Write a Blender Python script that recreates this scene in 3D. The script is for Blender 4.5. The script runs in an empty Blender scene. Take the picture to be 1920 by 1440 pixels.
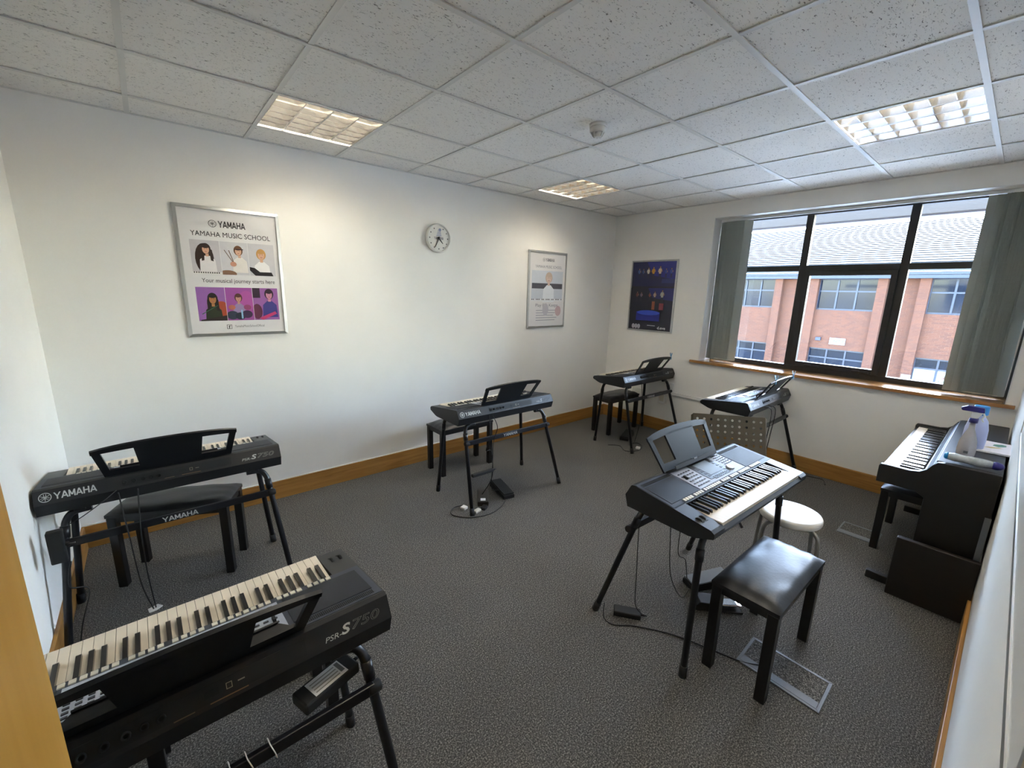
import bpy, math, random
from mathutils import Vector, Matrix
random.seed(7)
SC = bpy.context.scene
COL = SC.collection
PI = math.pi

# ------------------------------------------------------------------ camera, sky, sun, exposure
cam_d = bpy.data.cameras.new('camera')
cam = bpy.data.objects.new('camera', cam_d)
COL.objects.link(cam)
CR = ((0.7653375, -0.6431905, 0.0237586), (-0.1200612, -0.1789328, -0.9765083), (0.6323320, 0.7445059, -0.2141662))
cam.matrix_world = Matrix(((CR[0][0], -CR[1][0], -CR[2][0], -4.7863), (CR[0][1], -CR[1][1], -CR[2][1], -3.6202),
                           (CR[0][2], -CR[1][2], -CR[2][2], 1.6862), (0, 0, 0, 1)))
cam_d.sensor_width = 36.0
cam_d.lens = 798.07 / 1920 * 36.0
cam_d.clip_start = 0.02
cam_d.clip_end = 400
SC.camera = cam

world = bpy.data.worlds.new('world')
SC.world = world
world.use_nodes = True
wn = world.node_tree
wn.nodes.clear()
w_out = wn.nodes.new('ShaderNodeOutputWorld')
w_bg = wn.nodes.new('ShaderNodeBackground')
w_sky = wn.nodes.new('ShaderNodeTexSky')
w_sky.sky_type = 'NISHITA'
w_sky.sun_disc = False
w_sky.sun_elevation = math.radians(42)
w_sky.sun_rotation = math.radians(98)
w_sky.air_density = 1.0
w_sky.dust_density = 0.9
w_bg.inputs['Strength'].default_value = 1.1
wn.links.new(w_sky.outputs[0], w_bg.inputs['Color'])
wn.links.new(w_bg.outputs[0], w_out.inputs['Surface'])

sun_d = bpy.data.lights.new('sun', 'SUN')
sun_d.energy = 5.0
sun_d.angle = math.radians(0.6)
sun_d.color = (1.0, 0.95, 0.86)
sun = bpy.data.objects.new('sun', sun_d)
COL.objects.link(sun)
sun.location = (22, -3, 20)
sun.rotation_euler = Vector((-0.735, 0.10, -0.67)).to_track_quat('-Z', 'Y').to_euler()

LAMP_STRENGTH = 8.4
SC.view_settings.view_transform = 'Standard'
SC.view_settings.look = 'None'
SC.view_settings.gamma = 1.0
SC.view_settings.use_curve_mapping = False
SC.view_settings.exposure = 2.6

# ------------------------------------------------------------------ materials
def lin(c):
    return tuple(((v / 255) / 12.92 if v / 255 <= 0.04045 else ((v / 255 + 0.055) / 1.055) ** 2.4) for v in c) + (1,)

def new_mat(name):
    m = bpy.data.materials.new(name)
    m.use_nodes = True
    nt = m.node_tree
    return m, nt, nt.nodes['Principled BSDF']

def mat(name, rgb, rough=0.5, metal=0.0, var=0.06, nscale=30.0, bump=0.0, bscale=200.0, spec=0.5, coat=0.0, trans=0.0, emit=0.0):
    m, nt, b = new_mat(name)
    c = lin(rgb)
    b.inputs['Roughness'].default_value = rough
    b.inputs['Metallic'].default_value = metal
    b.inputs['Specular IOR Level'].default_value = spec
    b.inputs['Coat Weight'].default_value = coat
    b.inputs['Transmission Weight'].default_value = trans
    tc = nt.nodes.new('ShaderNodeTexCoord')
    n = nt.nodes.new('ShaderNodeTexNoise')
    n.inputs['Scale'].default_value = nscale
    n.inputs['Detail'].default_value = 3
    nt.links.new(tc.outputs['Object'], n.inputs['Vector'])
    r = nt.nodes.new('ShaderNodeValToRGB')
    r.color_ramp.elements[0].color = tuple(v * (1 - var) for v in c[:3]) + (1,)
    r.color_ramp.elements[1].color = tuple(min(1, v * (1 + var)) for v in c[:3]) + (1,)
    r.color_ramp.elements[0].position = 0.3
    r.color_ramp.elements[1].position = 0.7
    nt.links.new(n.outputs['Fac'], r.inputs['Fac'])
    nt.links.new(r.outputs['Color'], b.inputs['Base Color'])
    if bump:
        n2 = nt.nodes.new('ShaderNodeTexNoise')
        n2.inputs['Scale'].default_value = bscale
        n2.inputs['Detail'].default_value = 2
        nt.links.new(tc.outputs['Object'], n2.inputs['Vector'])
        bp = nt.nodes.new('ShaderNodeBump')
        bp.inputs['Strength'].default_value = bump
        bp.inputs['Distance'].default_value = 0.002
        nt.links.new(n2.outputs['Fac'], bp.inputs['Height'])
        nt.links.new(bp.outputs['Normal'], b.inputs['Normal'])
    if emit:
        b.inputs['Emission Color'].default_value = c
        b.inputs['Emission Strength'].default_value = emit
    return m

FLAT = {}
def flat(rgb, rough=0.35):
    k = (rgb, rough)
    if k not in FLAT:
        FLAT[k] = mat('print_ink', rgb, rough, var=0.02, coat=0.3)
    return FLAT[k]

def wood(name, c1, c2, rough=0.35, axis=0, scale=1.0, coat=0.0):
    m, nt, b = new_mat(name)
    b.inputs['Roughness'].default_value = rough
    b.inputs['Coat Weight'].default_value = coat
    b.inputs['Coat Roughness'].default_value = 0.15
    tc = nt.nodes.new('ShaderNodeTexCoord')
    mp = nt.nodes.new('ShaderNodeMapping')
    s = [14 * scale] * 3
    s[axis] = 0.9 * scale
    mp.inputs['Scale'].default_value = s
    nt.links.new(tc.outputs['Object'], mp.inputs['Vector'])
    n = nt.nodes.new('ShaderNodeTexNoise')
    n.inputs['Scale'].default_value = 3.0
    n.inputs['Detail'].default_value = 6
    n.inputs['Distortion'].default_value = 0.8
    nt.links.new(mp.outputs[0], n.inputs['Vector'])
    r = nt.nodes.new('ShaderNodeValToRGB')
    r.color_ramp.elements[0].color = lin(c1)
    r.color_ramp.elements[1].color = lin(c2)
    r.color_ramp.elements[0].position = 0.32
    r.color_ramp.elements[1].position = 0.68
    nt.links.new(n.outputs['Fac'], r.inputs['Fac'])
    nt.links.new(r.outputs['Color'], b.inputs['Base Color'])
    return m

M = {}
M['wall'] = mat('wall_paint', (241, 239, 234), 0.75, var=0.012, nscale=4, bump=0.05, bscale=350, spec=0.3)
M['white_paint'] = mat('white_gloss', (226, 226, 224), 0.35, var=0.01)
M['tee'] = mat('tee_white', (222, 221, 217), 0.45, var=0.01)
M['oak'] = wood('oak_skirting', (150, 104, 48), (178, 130, 66), 0.4, axis=0)
M['oak_y'] = wood('oak_skirting_y', (150, 104, 48), (178, 130, 66), 0.4, axis=1)
M['oak_sill'] = wood('oak_sill', (158, 108, 58), (182, 134, 78), 0.22, axis=1, coat=0.6)
M['oak_door'] = wood('oak_door', (196, 146, 62), (206, 158, 76), 0.45, axis=2, scale=0.6)
M['black'] = mat('keyboard_black', (30, 30, 32), 0.42, var=0.06, nscale=60, bump=0.04, bscale=900, spec=0.4)
M['panel'] = mat('panel_grey', (62, 67, 78), 0.5, var=0.04, nscale=60, spec=0.22)
M['grille'] = mat('speaker_grille', (42, 45, 52), 0.55, var=0.05, nscale=300, bump=0.25, bscale=1500, spec=0.2)
M['slot'] = mat('vent_dark', (10, 10, 11), 0.7)
M['silver'] = mat('panel_silver', (166, 171, 184), 0.45, var=0.03, spec=0.25)
M['bezel'] = mat('bezel_dark', (52, 54, 58), 0.35, spec=0.25)
M['screen'] = mat('lcd_screen', (150, 162, 176), 0.18, var=0.05, nscale=8, spec=0.3)
M['button'] = mat('button_dark', (48, 50, 58), 0.4)
M['cream'] = mat('button_cream', (212, 206, 190), 0.4, var=0.02)
M['ivory'] = mat('white_key', (232, 221, 202), 0.26, var=0.015)
M['ebony'] = mat('black_key', (20, 17, 18), 0.2)
M['dial'] = mat('dial_silver', (190, 192, 196), 0.25, 0.6)
M['letter'] = mat('lettering', (188, 188, 186), 0.4, var=0.02)
M['letter_dim'] = mat('lettering_dim', (160, 158, 150), 0.4, var=0.02)
M['stand'] = mat('stand_black', (22, 23, 28), 0.36, var=0.05)
M['rubber'] = mat('rubber', (20, 20, 20), 0.7)
M['rest'] = mat('rest_black', (24, 26, 30), 0.42, spec=0.3)
M['leather'] = mat('black_leatherette', (30, 30, 33), 0.42, var=0.08, nscale=12, bump=0.25, bscale=60, spec=0.48)
M['benchwood'] = mat('bench_black', (19, 17, 17), 0.34, var=0.06)
M['pianoblack'] = mat('piano_black', (24, 21, 20), 0.42, var=0.06, bump=0.03)
M['darkboard'] = wood('dark_board', (26, 20, 15), (34, 26, 19), 0.5, axis=1)
M['frame'] = mat('window_frame_black', (34, 31, 30), 0.4)
M['alu'] = mat('aluminium', (196, 196, 194), 0.3, 0.75, var=0.02)
M['chrome'] = mat('chrome', (215, 218, 222), 0.15, 1.0, var=0.01)
M['steel'] = mat('grey_steel', (150, 148, 142), 0.35, 0.5)
M['stoolwhite'] = mat('stool_white', (226, 220, 210), 0.45, var=0.015)
M['gun'] = mat('desk_bronze', (92, 84, 70), 0.42, 0.35, var=0.04)
M['cable'] = mat('cable_black', (16, 16, 16), 0.55)
M['white_pl'] = mat('white_plastic', (225, 223, 218), 0.4, var=0.01)
M['grey_pl'] = mat('grey_plastic', (112, 116, 122), 0.4, var=0.03)
M['brown_pl'] = mat('adapter_brown', (44, 38, 32), 0.45)
M['slat'] = None
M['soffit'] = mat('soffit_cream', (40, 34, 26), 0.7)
M['gutter'] = mat('gutter_grey', (86, 84, 92), 0.5)
M['bluegrey'] = mat('blue_cladding', (17, 26, 48), 0.45, var=0.04, nscale=2)
M['winframe_b'] = mat('blue_frame', (16, 22, 40), 0.45)
M['rooftile'] = mat('roof_pale', (54, 52, 52), 0.6, var=0.05, nscale=1.5)
M['roofdark'] = mat('roof_dark', (12, 11, 11), 0.8)  # near-black for the roof deck and the painted shade lines
M['asphalt'] = mat('concrete_yard', (186, 184, 178), 0.9, var=0.15, nscale=6)
M['sign'] = mat('sign_board', (112, 112, 112), 0.6, var=0.02)
M['paper'] = mat('paper_white', (228, 226, 226), 0.5, var=0.01)
M['print_white'] = mat('poster_paper', (222, 220, 220), 0.3, var=0.01, coat=0.5)
M['blue_peg'] = mat('peg_blue', (92, 150, 190), 0.4)
M['navy'] = mat('trigger_navy', (40, 34, 110), 0.35)
M['skyblue'] = mat('cap_blue', (26, 130, 196), 0.4)
M['lilac'] = mat('bottle_lilac', (186, 192, 226), 0.35, var=0.02)
M['wipes'] = mat('wipes_film', (176, 182, 186), 0.25, var=0.25, nscale=25, coat=0.4)
M['green'] = mat('sponge_green', (44, 92, 80), 0.8)
M['liquid'] = mat('bottle_liquid', (202, 196, 196), 0.18, var=0.03, trans=0.25)
M['tray'] = mat('lamp_tray', (228, 226, 220), 0.4, var=0.01)
M['reflector'] = mat('lamp_reflector', (205, 201, 196), 0.10, 0.93, var=0.01)

def glass_mat(name, tint=(0.93, 0.97, 1.0), gloss=0.10):
    m = bpy.data.materials.new(name)
    m.use_nodes = True
    nt = m.node_tree
    nt.nodes.clear()
    o = nt.nodes.new('ShaderNodeOutputMaterial')
    mix = nt.nodes.new('ShaderNodeMixShader')
    tr = nt.nodes.new('ShaderNodeBsdfTransparent')
    gl = nt.nodes.new('ShaderNodeBsdfGlossy')
    fr = nt.nodes.new('ShaderNodeFresnel')
    fr.inputs['IOR'].default_value = 1.45
    tr.inputs['Color'].default_value = tint + (1,)
    gl.inputs['Roughness'].default_value = 0.02
    nt.links.new(fr.outputs[0], mix.inputs['Fac'])
    nt.links.new(tr.outputs[0], mix.inputs[1])
    nt.links.new(gl.outputs[0], mix.inputs[2])
    nt.links.new(mix.outputs[0], o.inputs['Surface'])
    return m
def fabric_mat():
    m, nt, b = new_mat('blind_fabric')
    c = lin((160, 165, 158))
    b.inputs['Roughness'].default_value = 0.9
    b.inputs['Specular IOR Level'].default_value = 0.1
    tc = nt.nodes.new('ShaderNodeTexCoord')
    n = nt.nodes.new('ShaderNodeTexNoise')
    n.inputs['Scale'].default_value = 120
    nt.links.new(tc.outputs['Object'], n.inputs['Vector'])
    r = nt.nodes.new('ShaderNodeValToRGB')
    r.color_ramp.elements[0].color = tuple(v * .92 for v in c[:3]) + (1,)
    r.color_ramp.elements[1].color = tuple(v * 1.06 for v in c[:3]) + (1,)
    nt.links.new(n.outputs['Fac'], r.inputs['Fac'])
    nt.links.new(r.outputs['Color'], b.inputs['Base Color'])
    t = nt.nodes.new('ShaderNodeBsdfTranslucent')
    nt.links.new(r.outputs['Color'], t.inputs['Color'])
    mx = nt.nodes.new('ShaderNodeMixShader')
    mx.inputs['Fac'].default_value = 0.05
    nt.links.new(b.outputs[0], mx.inputs[1])
    nt.links.new(t.outputs[0], mx.inputs[2])
    nt.links.new(mx.outputs[0], nt.nodes['Material Output'].inputs['Surface'])
    return m
M['slat'] = fabric_mat()
M['glass'] = glass_mat('window_glass')
M['clear'] = glass_mat('clear_plastic', (0.86, 0.86, 0.88))
M['farglass'] = mat('far_window_glass', (12, 20, 32), 0.06, var=0.3, nscale=0.8, spec=0.14)
M['farblind'] = mat('far_window_film', (120, 128, 134), 0.4, var=0.02)

def emission_mat(name, rgb, strength):
    m, nt, b = new_mat(name)
    b.inputs['Base Color'].default_value = (0.8, 0.8, 0.8, 1)
    b.inputs['Emission Color'].default_value = rgb + (1,)
    b.inputs['Emission Strength'].default_value = strength
    return m
M['tube'] = emission_mat('fluorescent_tube', (1.0, 0.93, 0.79), LAMP_STRENGTH)

def carpet_mat():
    m, nt, b = new_mat('carpet_loop')
    b.inputs['Roughness'].default_value = 0.95
    b.inputs['Specular IOR Level'].default_value = 0.12
    tc = nt.nodes.new('ShaderNodeTexCoord')
    n = nt.nodes.new('ShaderNodeTexNoise')
    n.inputs['Scale'].default_value = 170
    n.inputs['Detail'].default_value = 4
    n.inputs['Roughness'].default_value = 0.75
    nt.links.new(tc.outputs['Object'], n.inputs['Vector'])
    r = nt.nodes.new('ShaderNodeValToRGB')
    e = r.color_ramp.elements
    e[0].position, e[0].color = 0.36, lin((52, 51, 50))
    e[1].position, e[1].color = 0.66, lin((172, 168, 161))
    mid = r.color_ramp.elements.new(0.52)
    mid.color = lin((96, 94, 91))
    nt.links.new(n.outputs['Fac'], r.inputs['Fac'])
    n3 = nt.nodes.new('ShaderNodeTexNoise')
    n3.inputs['Scale'].default_value = 3.0
    nt.links.new(tc.outputs['Object'], n3.inputs['Vector'])
    mx = nt.nodes.new('ShaderNodeMix')
    mx.data_type = 'RGBA'
    mx.blend_type = 'MULTIPLY'
    mx.inputs[0].default_value = 0.18
    nt.links.new(r.outputs['Color'], mx.inputs[6])
    nt.links.new(n3.outputs['Fac'], mx.inputs[7])
    nt.links.new(mx.outputs[2], b.inputs['Base Color'])
    bp = nt.nodes.new('ShaderNodeBump')
    bp.inputs['Strength'].default_value = 0.7
    bp.inputs['Distance'].default_value = 0.004
    nt.links.new(n.outputs['Fac'], bp.inputs['Height'])
    nt.links.new(bp.outputs['Normal'], b.inputs['Normal'])
    return m
M['carpet'] = carpet_mat()

def tile_mat():
    m, nt, b = new_mat('mineral_tile')
    b.inputs['Roughness'].default_value = 0.9
    b.inputs['Specular IOR Level'].default_value = 0.15
    tc = nt.nodes.new('ShaderNodeTexCoord')
    oi = nt.nodes.new('ShaderNodeObjectInfo')
    add = nt.nodes.new('ShaderNodeVectorMath')
    add.operation = 'ADD'
    sc = nt.nodes.new('ShaderNodeVectorMath')
    sc.operation = 'SCALE'
    sc.inputs[0].default_value = (37.0, 19.0, 11.0)
    nt.links.new(oi.outputs['Random'], sc.inputs['Scale'])
    nt.links.new(tc.outputs['Object'], add.inputs[0])
    nt.links.new(sc.outputs[0], add.inputs[1])
    mp = nt.nodes.new('ShaderNodeMapping')
    mp.inputs['Scale'].default_value = (62, 150, 60)
    mp.inputs['Rotation'].default_value = (0, 0, 0.5)
    nt.links.new(add.outputs[0], mp.inputs['Vector'])
    n = nt.nodes.new('ShaderNodeTexNoise')
    n.inputs['Scale'].default_value = 1.0
    n.inputs['Detail'].default_value = 1.5
    n.inputs['Distortion'].default_value = 1.4
    nt.links.new(mp.outputs[0], n.inputs['Vector'])
    r = nt.nodes.new('ShaderNodeValToRGB')
    e = r.color_ramp.elements
    e[0].position, e[0].color = 0.285, lin((124, 120, 116))
    e[1].position, e[1].color = 0.36, lin((243, 241, 237))
    nt.links.new(n.outputs['Fac'], r.inputs['Fac'])
    nt.links.new(r.outputs['Color'], b.inputs['Base Color'])
    bp = nt.nodes.new('ShaderNodeBump')
    bp.inputs['Strength'].default_value = 0.8
    bp.inputs['Distance'].default_value = 0.004
    nt.links.new(r.outputs['Color'], bp.inputs['Height'])
    n2 = nt.nodes.new('ShaderNodeTexNoise')
    n2.inputs['Scale'].default_value = 260
    nt.links.new(add.outputs[0], n2.inputs['Vector'])
    bp2 = nt.nodes.new('ShaderNodeBump')
    bp2.inputs['Strength'].default_value = 0.25
    bp2.inputs['Distance'].default_value = 0.002
    nt.links.new(n2.outputs['Fac'], bp2.inputs['Height'])
    nt.links.new(bp.outputs['Normal'], bp2.inputs['Normal'])
    nt.links.new(bp2.outputs['Normal'], b.inputs['Normal'])
    return m
M['tile'] = tile_mat()

def brick_mat(vertical=False):
    m, nt, b = new_mat('brickwork')
    b.inputs['Roughness'].default_value = 0.85
    tc = nt.nodes.new('ShaderNodeTexCoord')
    sp = nt.nodes.new('ShaderNodeSeparateXYZ')
    cb = nt.nodes.new('ShaderNodeCombineXYZ')
    nt.links.new(tc.outputs['Object'], sp.inputs[0])
    ad = nt.nodes.new('ShaderNodeMath')
    nt.links.new(sp.outputs['X'], ad.inputs[0])
    nt.links.new(sp.outputs['Y'], ad.inputs[1])
    nt.links.new(ad.outputs[0], cb.inputs['X'])
    nt.links.new(sp.outputs['Z'], cb.inputs['Y'])
    br = nt.nodes.new('ShaderNodeTexBrick')
    br.inputs['Scale'].default_value = 1.0
    br.inputs['Brick Width'].default_value = 0.225
    br.inputs['Row Height'].default_value = 0.075
    br.inputs['Mortar Size'].default_value = 0.006
    br.inputs['Color1'].default_value = lin((84, 44, 23))
    br.inputs['Color2'].default_value = lin((70, 35, 19))
    br.inputs['Mortar'].default_value = lin((88, 60, 40))
    nt.links.new(cb.outputs[0], br.inputs['Vector'])
    nt.links.new(br.outputs['Color'], b.inputs['Base Color'])
    bp = nt.nodes.new('ShaderNodeBump')
    bp.inputs['Distance'].default_value = 0.01
    bp.inputs['Strength'].default_value = 0.5
    bp.invert = True
    nt.links.new(br.outputs['Fac'], bp.inputs['Height'])
    nt.links.new(bp.outputs['Normal'], b.inputs['Normal'])
    return m
M['brick'] = brick_mat()

# ------------------------------------------------------------------ mesh helpers
class MB:
    def __init__(self):
        self.v, self.f, self.m, self.s = [], [], [], []
    def add(self, verts, faces, mi=0, smooth=False, T=None):
        o = len(self.v)
        for p in verts:
            p = Vector(p)
            self.v.append(T @ p if T else p)
        for fc in faces:
            self.f.append(tuple(o + i for i in fc))
            self.m.append(mi)
            self.s.append(smooth)
        return self
    def hexa(self, p, mi=0, T=None):
        return self.add(p, [(0, 3, 2, 1), (4, 5, 6, 7), (0, 1, 5, 4), (1, 2, 6, 5), (2, 3, 7, 6), (3, 0, 4, 7)], mi, False, T)
    def box(self, x0, x1, y0, y1, z0, z1, mi=0, T=None):
        return self.hexa([(x0, y0, z0), (x1, y0, z0), (x1, y1, z0), (x0, y1, z0),
                          (x0, y0, z1), (x1, y0, z1), (x1, y1, z1), (x0, y1, z1)], mi, T)
    def prism(self, poly, a0, a1, axis='x', mi=0, T=None, smooth=False):
        # poly: list of 2D points; axis x -> (y,z), y -> (x,z), z -> (x,y)
        def P(q, a):
            return {'x': (a, q[0], q[1]), 'y': (q[0], a, q[1]), 'z': (q[0], q[1], a)}[axis]
        n = len(poly)
        vs = [P(q, a0) for q in poly] + [P(q, a1) for q in poly]
        self.add(vs, [tuple(range(n - 1, -1, -1)), tuple(range(n, 2 * n))], mi, False, T)
        o = len(self.v) - 2 * n
        for i in range(n):
            j = (i + 1) % n
            self.f.append((o + i, o + j, o + n + j, o + n + i))
            self.m.append(mi)
            self.s.append(smooth)
        return self
    def tube(self, path, r, n=8, mi=0, T=None, r2=None, smooth=True):
        path = [Vector(p) for p in path]
        k = len(path)
        tang = []
        for i in range(k):
            a = path[max(i - 1, 0)]
            b = path[min(i + 1, k - 1)]
            tang.append((b - a).normalized())
        up = Vector((0, 0, 1)) if abs(tang[0].z) < 0.9 else Vector((1, 0, 0))
        u = (up - tang[0] * up.dot(tang[0])).normalized()
        vs = []
        for i in range(k):
            t = tang[i]
            u = (u - t * u.dot(t)).normalized()
            w = t.cross(u)
            rr = r if r2 is None else r + (r2 - r) * i / (k - 1)
            for j in range(n):
                a = 2 * PI * j / n
                vs.append(path[i] + (u * math.cos(a) + w * math.sin(a)) * rr)
        fs = []
        for i in range(k - 1):
            for j in range(n):
                j2 = (j + 1) % n
                fs.append((i * n + j, i * n + j2, (i + 1) * n + j2, (i + 1) * n + j))
        self.add(vs, fs, mi, smooth, T)
        o = len(self.v) - len(vs)
        self.f.append(tuple(o + j for j in range(n - 1, -1, -1)))
        self.f.append(tuple(o + (k - 1) * n + j for j in range(n)))
        self.m += [mi, mi]
        self.s += [False, False]
        return self
    def lathe(self, prof, n=20, mi=0, T=None, sx=1.0, sy=1.0, smooth=True, c=(0, 0)):
        vs = []
        for r, z in prof:
            for j in range(n):
                a = 2 * PI * j / n
                vs.append((c[0] + r * math.cos(a) * sx, c[1] + r * math.sin(a) * sy, z))
        fs = []
        for i in range(len(prof) - 1):
            for j in range(n):
                j2 = (j + 1) % n
                fs.append((i * n + j, i * n + j2, (i + 1) * n + j2, (i + 1) * n + j))
        self.add(vs, fs, mi, smooth, T)
        o = len(self.v) - len(vs)
        self.f.append(tuple(o + j for j in range(n - 1, -1, -1)))
        self.f.append(tuple(o + (len(prof) - 1) * n + j for j in range(n)))
        self.m += [mi, mi]
        self.s += [False, False]
        return self
    def mesh(self, name, mats):
        me = bpy.data.meshes.new(name)
        me.from_pydata([tuple(p) for p in self.v], [], self.f)
        for q in (mats if isinstance(mats, (list, tuple)) else [mats]):
            me.materials.append(q)
        me.polygons.foreach_set('material_index', self.m)
        me.polygons.foreach_set('use_smooth', self.s)
        me.update()
        return me
    def build(self, name, mats, parent=None, bevel=0.0, T=None):
        return obj(name, self.mesh(name, mats), parent, bevel, T)

def obj(name, me, parent=None, bevel=0.0, T=None):
    o = bpy.data.objects.new(name, me)
    COL.objects.link(o)
    if parent is not None:
        o.parent = parent
    if T is not None:
        o.matrix_basis = T
    if bevel:
        b = o.modifiers.new('bevel', 'BEVEL')
        b.width = bevel
        b.segments = 2
        b.limit_method = 'ANGLE'
        b.angle_limit = math.radians(40)
    return o

def tag(o, label, cat, group=None):
    o['label'] = label
    o['category'] = cat
    if group:
        o['group'] = group
    return o

def struct(o):
    o['kind'] = 'structure'
    return o

def thing(name, label, cat, loc=(0, 0, 0), rz=0.0, group=None, T=None):
    o = bpy.data.objects.new(name, None)
    o.empty_display_size = 0.1
    COL.objects.link(o)
    if T is not None:
        o.matrix_basis = T
    else:
        o.location = loc
        o.rotation_euler = (0, 0, rz)
    return tag(o, label, cat, group) if label else o

def dup(root):
    def rec(o, par):
        c = o.copy()
        COL.objects.link(c)
        c.parent = par
        for ch in kids.get(o.name, ()):
            rec(ch, c)
        return c
    kids = {}
    for o in list(bpy.data.objects):
        if o.parent:
            kids.setdefault(o.parent.name, []).append(o)
    return rec(root, None)

def frameT(origin, u, v):
    u = Vector(u).normalized()
    v = Vector(v).normalized()
    n = u.cross(v)
    o = Vector(origin)
    return Matrix(((u.x, v.x, n.x, o.x), (u.y, v.y, n.y, o.y), (u.z, v.z, n.z, o.z), (0, 0, 0, 1)))

def spline(pts, k=6):
    P = [Vector(p) for p in pts]
    P = [P[0]] + P + [P[-1]]
    out = []
    for i in range(1, len(P) - 2):
        a, b, c, d = P[i - 1:i + 3]
        for j in range(k):
            t = j / k
            out.append(0.5 * ((2 * b) + (c - a) * t + (2 * a - 5 * b + 4 * c - d) * t * t + (3 * b - a - 3 * c + d) * t ** 3))
    out.append(P[-2])
    return out

BLOCK = {'Y': [((0, 1), (.5, .42)), ((1, 1), (.5, .42)), ((.5, .5), (.5, 0))], 'A': [((0, 0), (.5, 1)), ((.5, 1), (1, 0)), ((.24, .30), (.76, .30))],
         'M': [((.04, 0), (.04, 1)), ((.04, 1), (.5, .22)), ((.5, .22), (.96, 1)), ((.96, 1), (.96, 0))], 'H': [((.08, 0), (.08, 1)), ((.92, 0), (.92, 1)), ((.08, .52), (.92, .52))]}
def block_mesh(word, mt):
    # heavy block capitals: every stroke is cut level at top and foot
    mb = MB()
    n = len(word)
    for i, ch_ in enumerate(word):
        for (x0, y0), (x1, y1) in BLOCK[ch_]:
            X0, X1 = (i + .09 + .80 * x0) / n, (i + .09 + .80 * x1) / n
            if abs(y0 - y1) < .01:
                q = [(X0, y0 - .09, 0), (X1, y0 - .09, 0), (X1, y0 + .09, 0), (X0, y0 + .09, 0)]
            else:
                if y0 > y1:
                    X0, X1, y0, y1 = X1, X0, y1, y0
                h = .105 / n
                q = [(X0 - h, y0, 0), (X0 + h, y0, 0), (X1 + h, y1, 0), (X1 - h, y1, 0)]
            mb.add(q, [(0, 1, 2, 3)])
    return mb.mesh('lettering', mt)
TXT = {}
def text_mesh(s, mt, bold=0.0, outline=0.0, shear=0.0):
    k = (s, mt.name, bold, outline, shear)
    if k in TXT:
        return TXT[k]
    if bold and all(c in BLOCK for c in s):
        TXT[k] = block_mesh(s, mt)
        return TXT[k]
    cu = bpy.data.curves.new('lettering', 'FONT')
    cu.body = s
    cu.size = 1.0
    cu.resolution_u = 3
    cu.shear = shear
    cu.offset = bold
    if outline:
        cu.fill_mode = 'NONE'
        cu.bevel_depth = outline
        cu.bevel_resolution = 0
    ob = bpy.data.objects.new('lettering', cu)
    COL.objects.link(ob)
    dg = bpy.context.evaluated_depsgraph_get()
    me = bpy.data.meshes.new_from_object(ob.evaluated_get(dg))
    COL.objects.unlink(ob)
    bpy.data.objects.remove(ob)
    xs = [v.co.x for v in me.vertices]
    ys = [v.co.y for v in me.vertices]
    x0, x1, y0, y1 = min(xs), max(xs), min(ys), max(ys)
    for v in me.vertices:
        v.co.x = (v.co.x - x0) / (x1 - x0)
        v.co.y = (v.co.y - y0) / (y1 - y0)
        v.co.z = 0.0
    me.materials.clear()
    me.materials.append(mt)
    TXT[k] = me
    return me

def text(name, s, parent, T, u0, u1, v0, v1, mt, bold=0.0, outline=0.0, shear=0.0, w=0.0008):
    me = text_mesh(s, mt, bold, outline, shear)
    o = obj(name, me, parent)
    o.matrix_basis = T @ Matrix.Translation((u0, v0, w)) @ Matrix.Diagonal((u1 - u0, v1 - v0, 1, 1))
    return o

def ell(cx, cy, rx, ry, n=20, a0=0, a1=2 * PI):
    return [(cx + rx * math.cos(a0 + (a1 - a0) * i / n), cy + ry * math.sin(a0 + (a1 - a0) * i / n)) for i in range(n if a1 - a0 > 6.28 else n + 1)]

class Art:
    """flat printed art: polygons laid over one another in tenths of a millimetre"""
    def __init__(self):
        self.mb, self.mats, self.k = MB(), [], 0
    def poly(self, pts, rgb, rough=0.35):
        m = flat(rgb, rough)
        if m not in self.mats:
            self.mats.append(m)
        self.k += 1
        w = 0.00012 * self.k
        a = sum(pts[i][0] * pts[(i + 1) % len(pts)][1] - pts[(i + 1) % len(pts)][0] * pts[i][1] for i in range(len(pts)))
        if a < 0:
            pts = pts[::-1]
        self.mb.add([(p[0], p[1], w) for p in pts], [tuple(range(len(pts)))], self.mats.index(m))
        return self
    def rect(self, x0, x1, y0, y1, rgb):
        return self.poly([(x0, y0), (x1, y0), (x1, y1), (x0, y1)], rgb)
    def build(self, name, parent, T=None):
        return self.mb.build(name, self.mats, parent, T=T)

# ------------------------------------------------------------------ room shell
LX, LY, H, TOP = 5.282, 3.714, 2.6545, 3.2
struct(MB().box(-LX - .3, .3, -LY - .3, .3, -.12, 0).build('floor', M['carpet']))
struct(MB().box(-LX - .3, .3, 0, .3, 0, TOP).build('wall_north', M['wall']))
struct(MB().box(-LX - .3, -LX, -LY, 0, 0, TOP).build('wall_west', M['wall']))
WY0, WY1, WZ0, WZ1 = -3.655, -1.295, 0.945, 2.505     # window opening in the east wall
we = MB()
we.box(0, .4, WY1, .3, 0, TOP).box(0, .4, -LY - .3, WY0, 0, TOP)
we.box(0, .4, WY0, WY1, 0, WZ0).box(0, .4, WY0, WY1, WZ1, TOP)
struct(we.build('wall_east', M['wall']))
DX0, DX1, DH = -4.935, -4.24, 2.04
ws = MB()
ws.box(-LX - .3, DX0, -LY - .12, -LY, 0, TOP).box(DX1, 0, -LY - .12, -LY, 0, TOP).box(DX0, DX1, -LY - .12, -LY, DH, TOP)
struct(ws.build('wall_south', M['wall']))
wc = MB()
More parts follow.
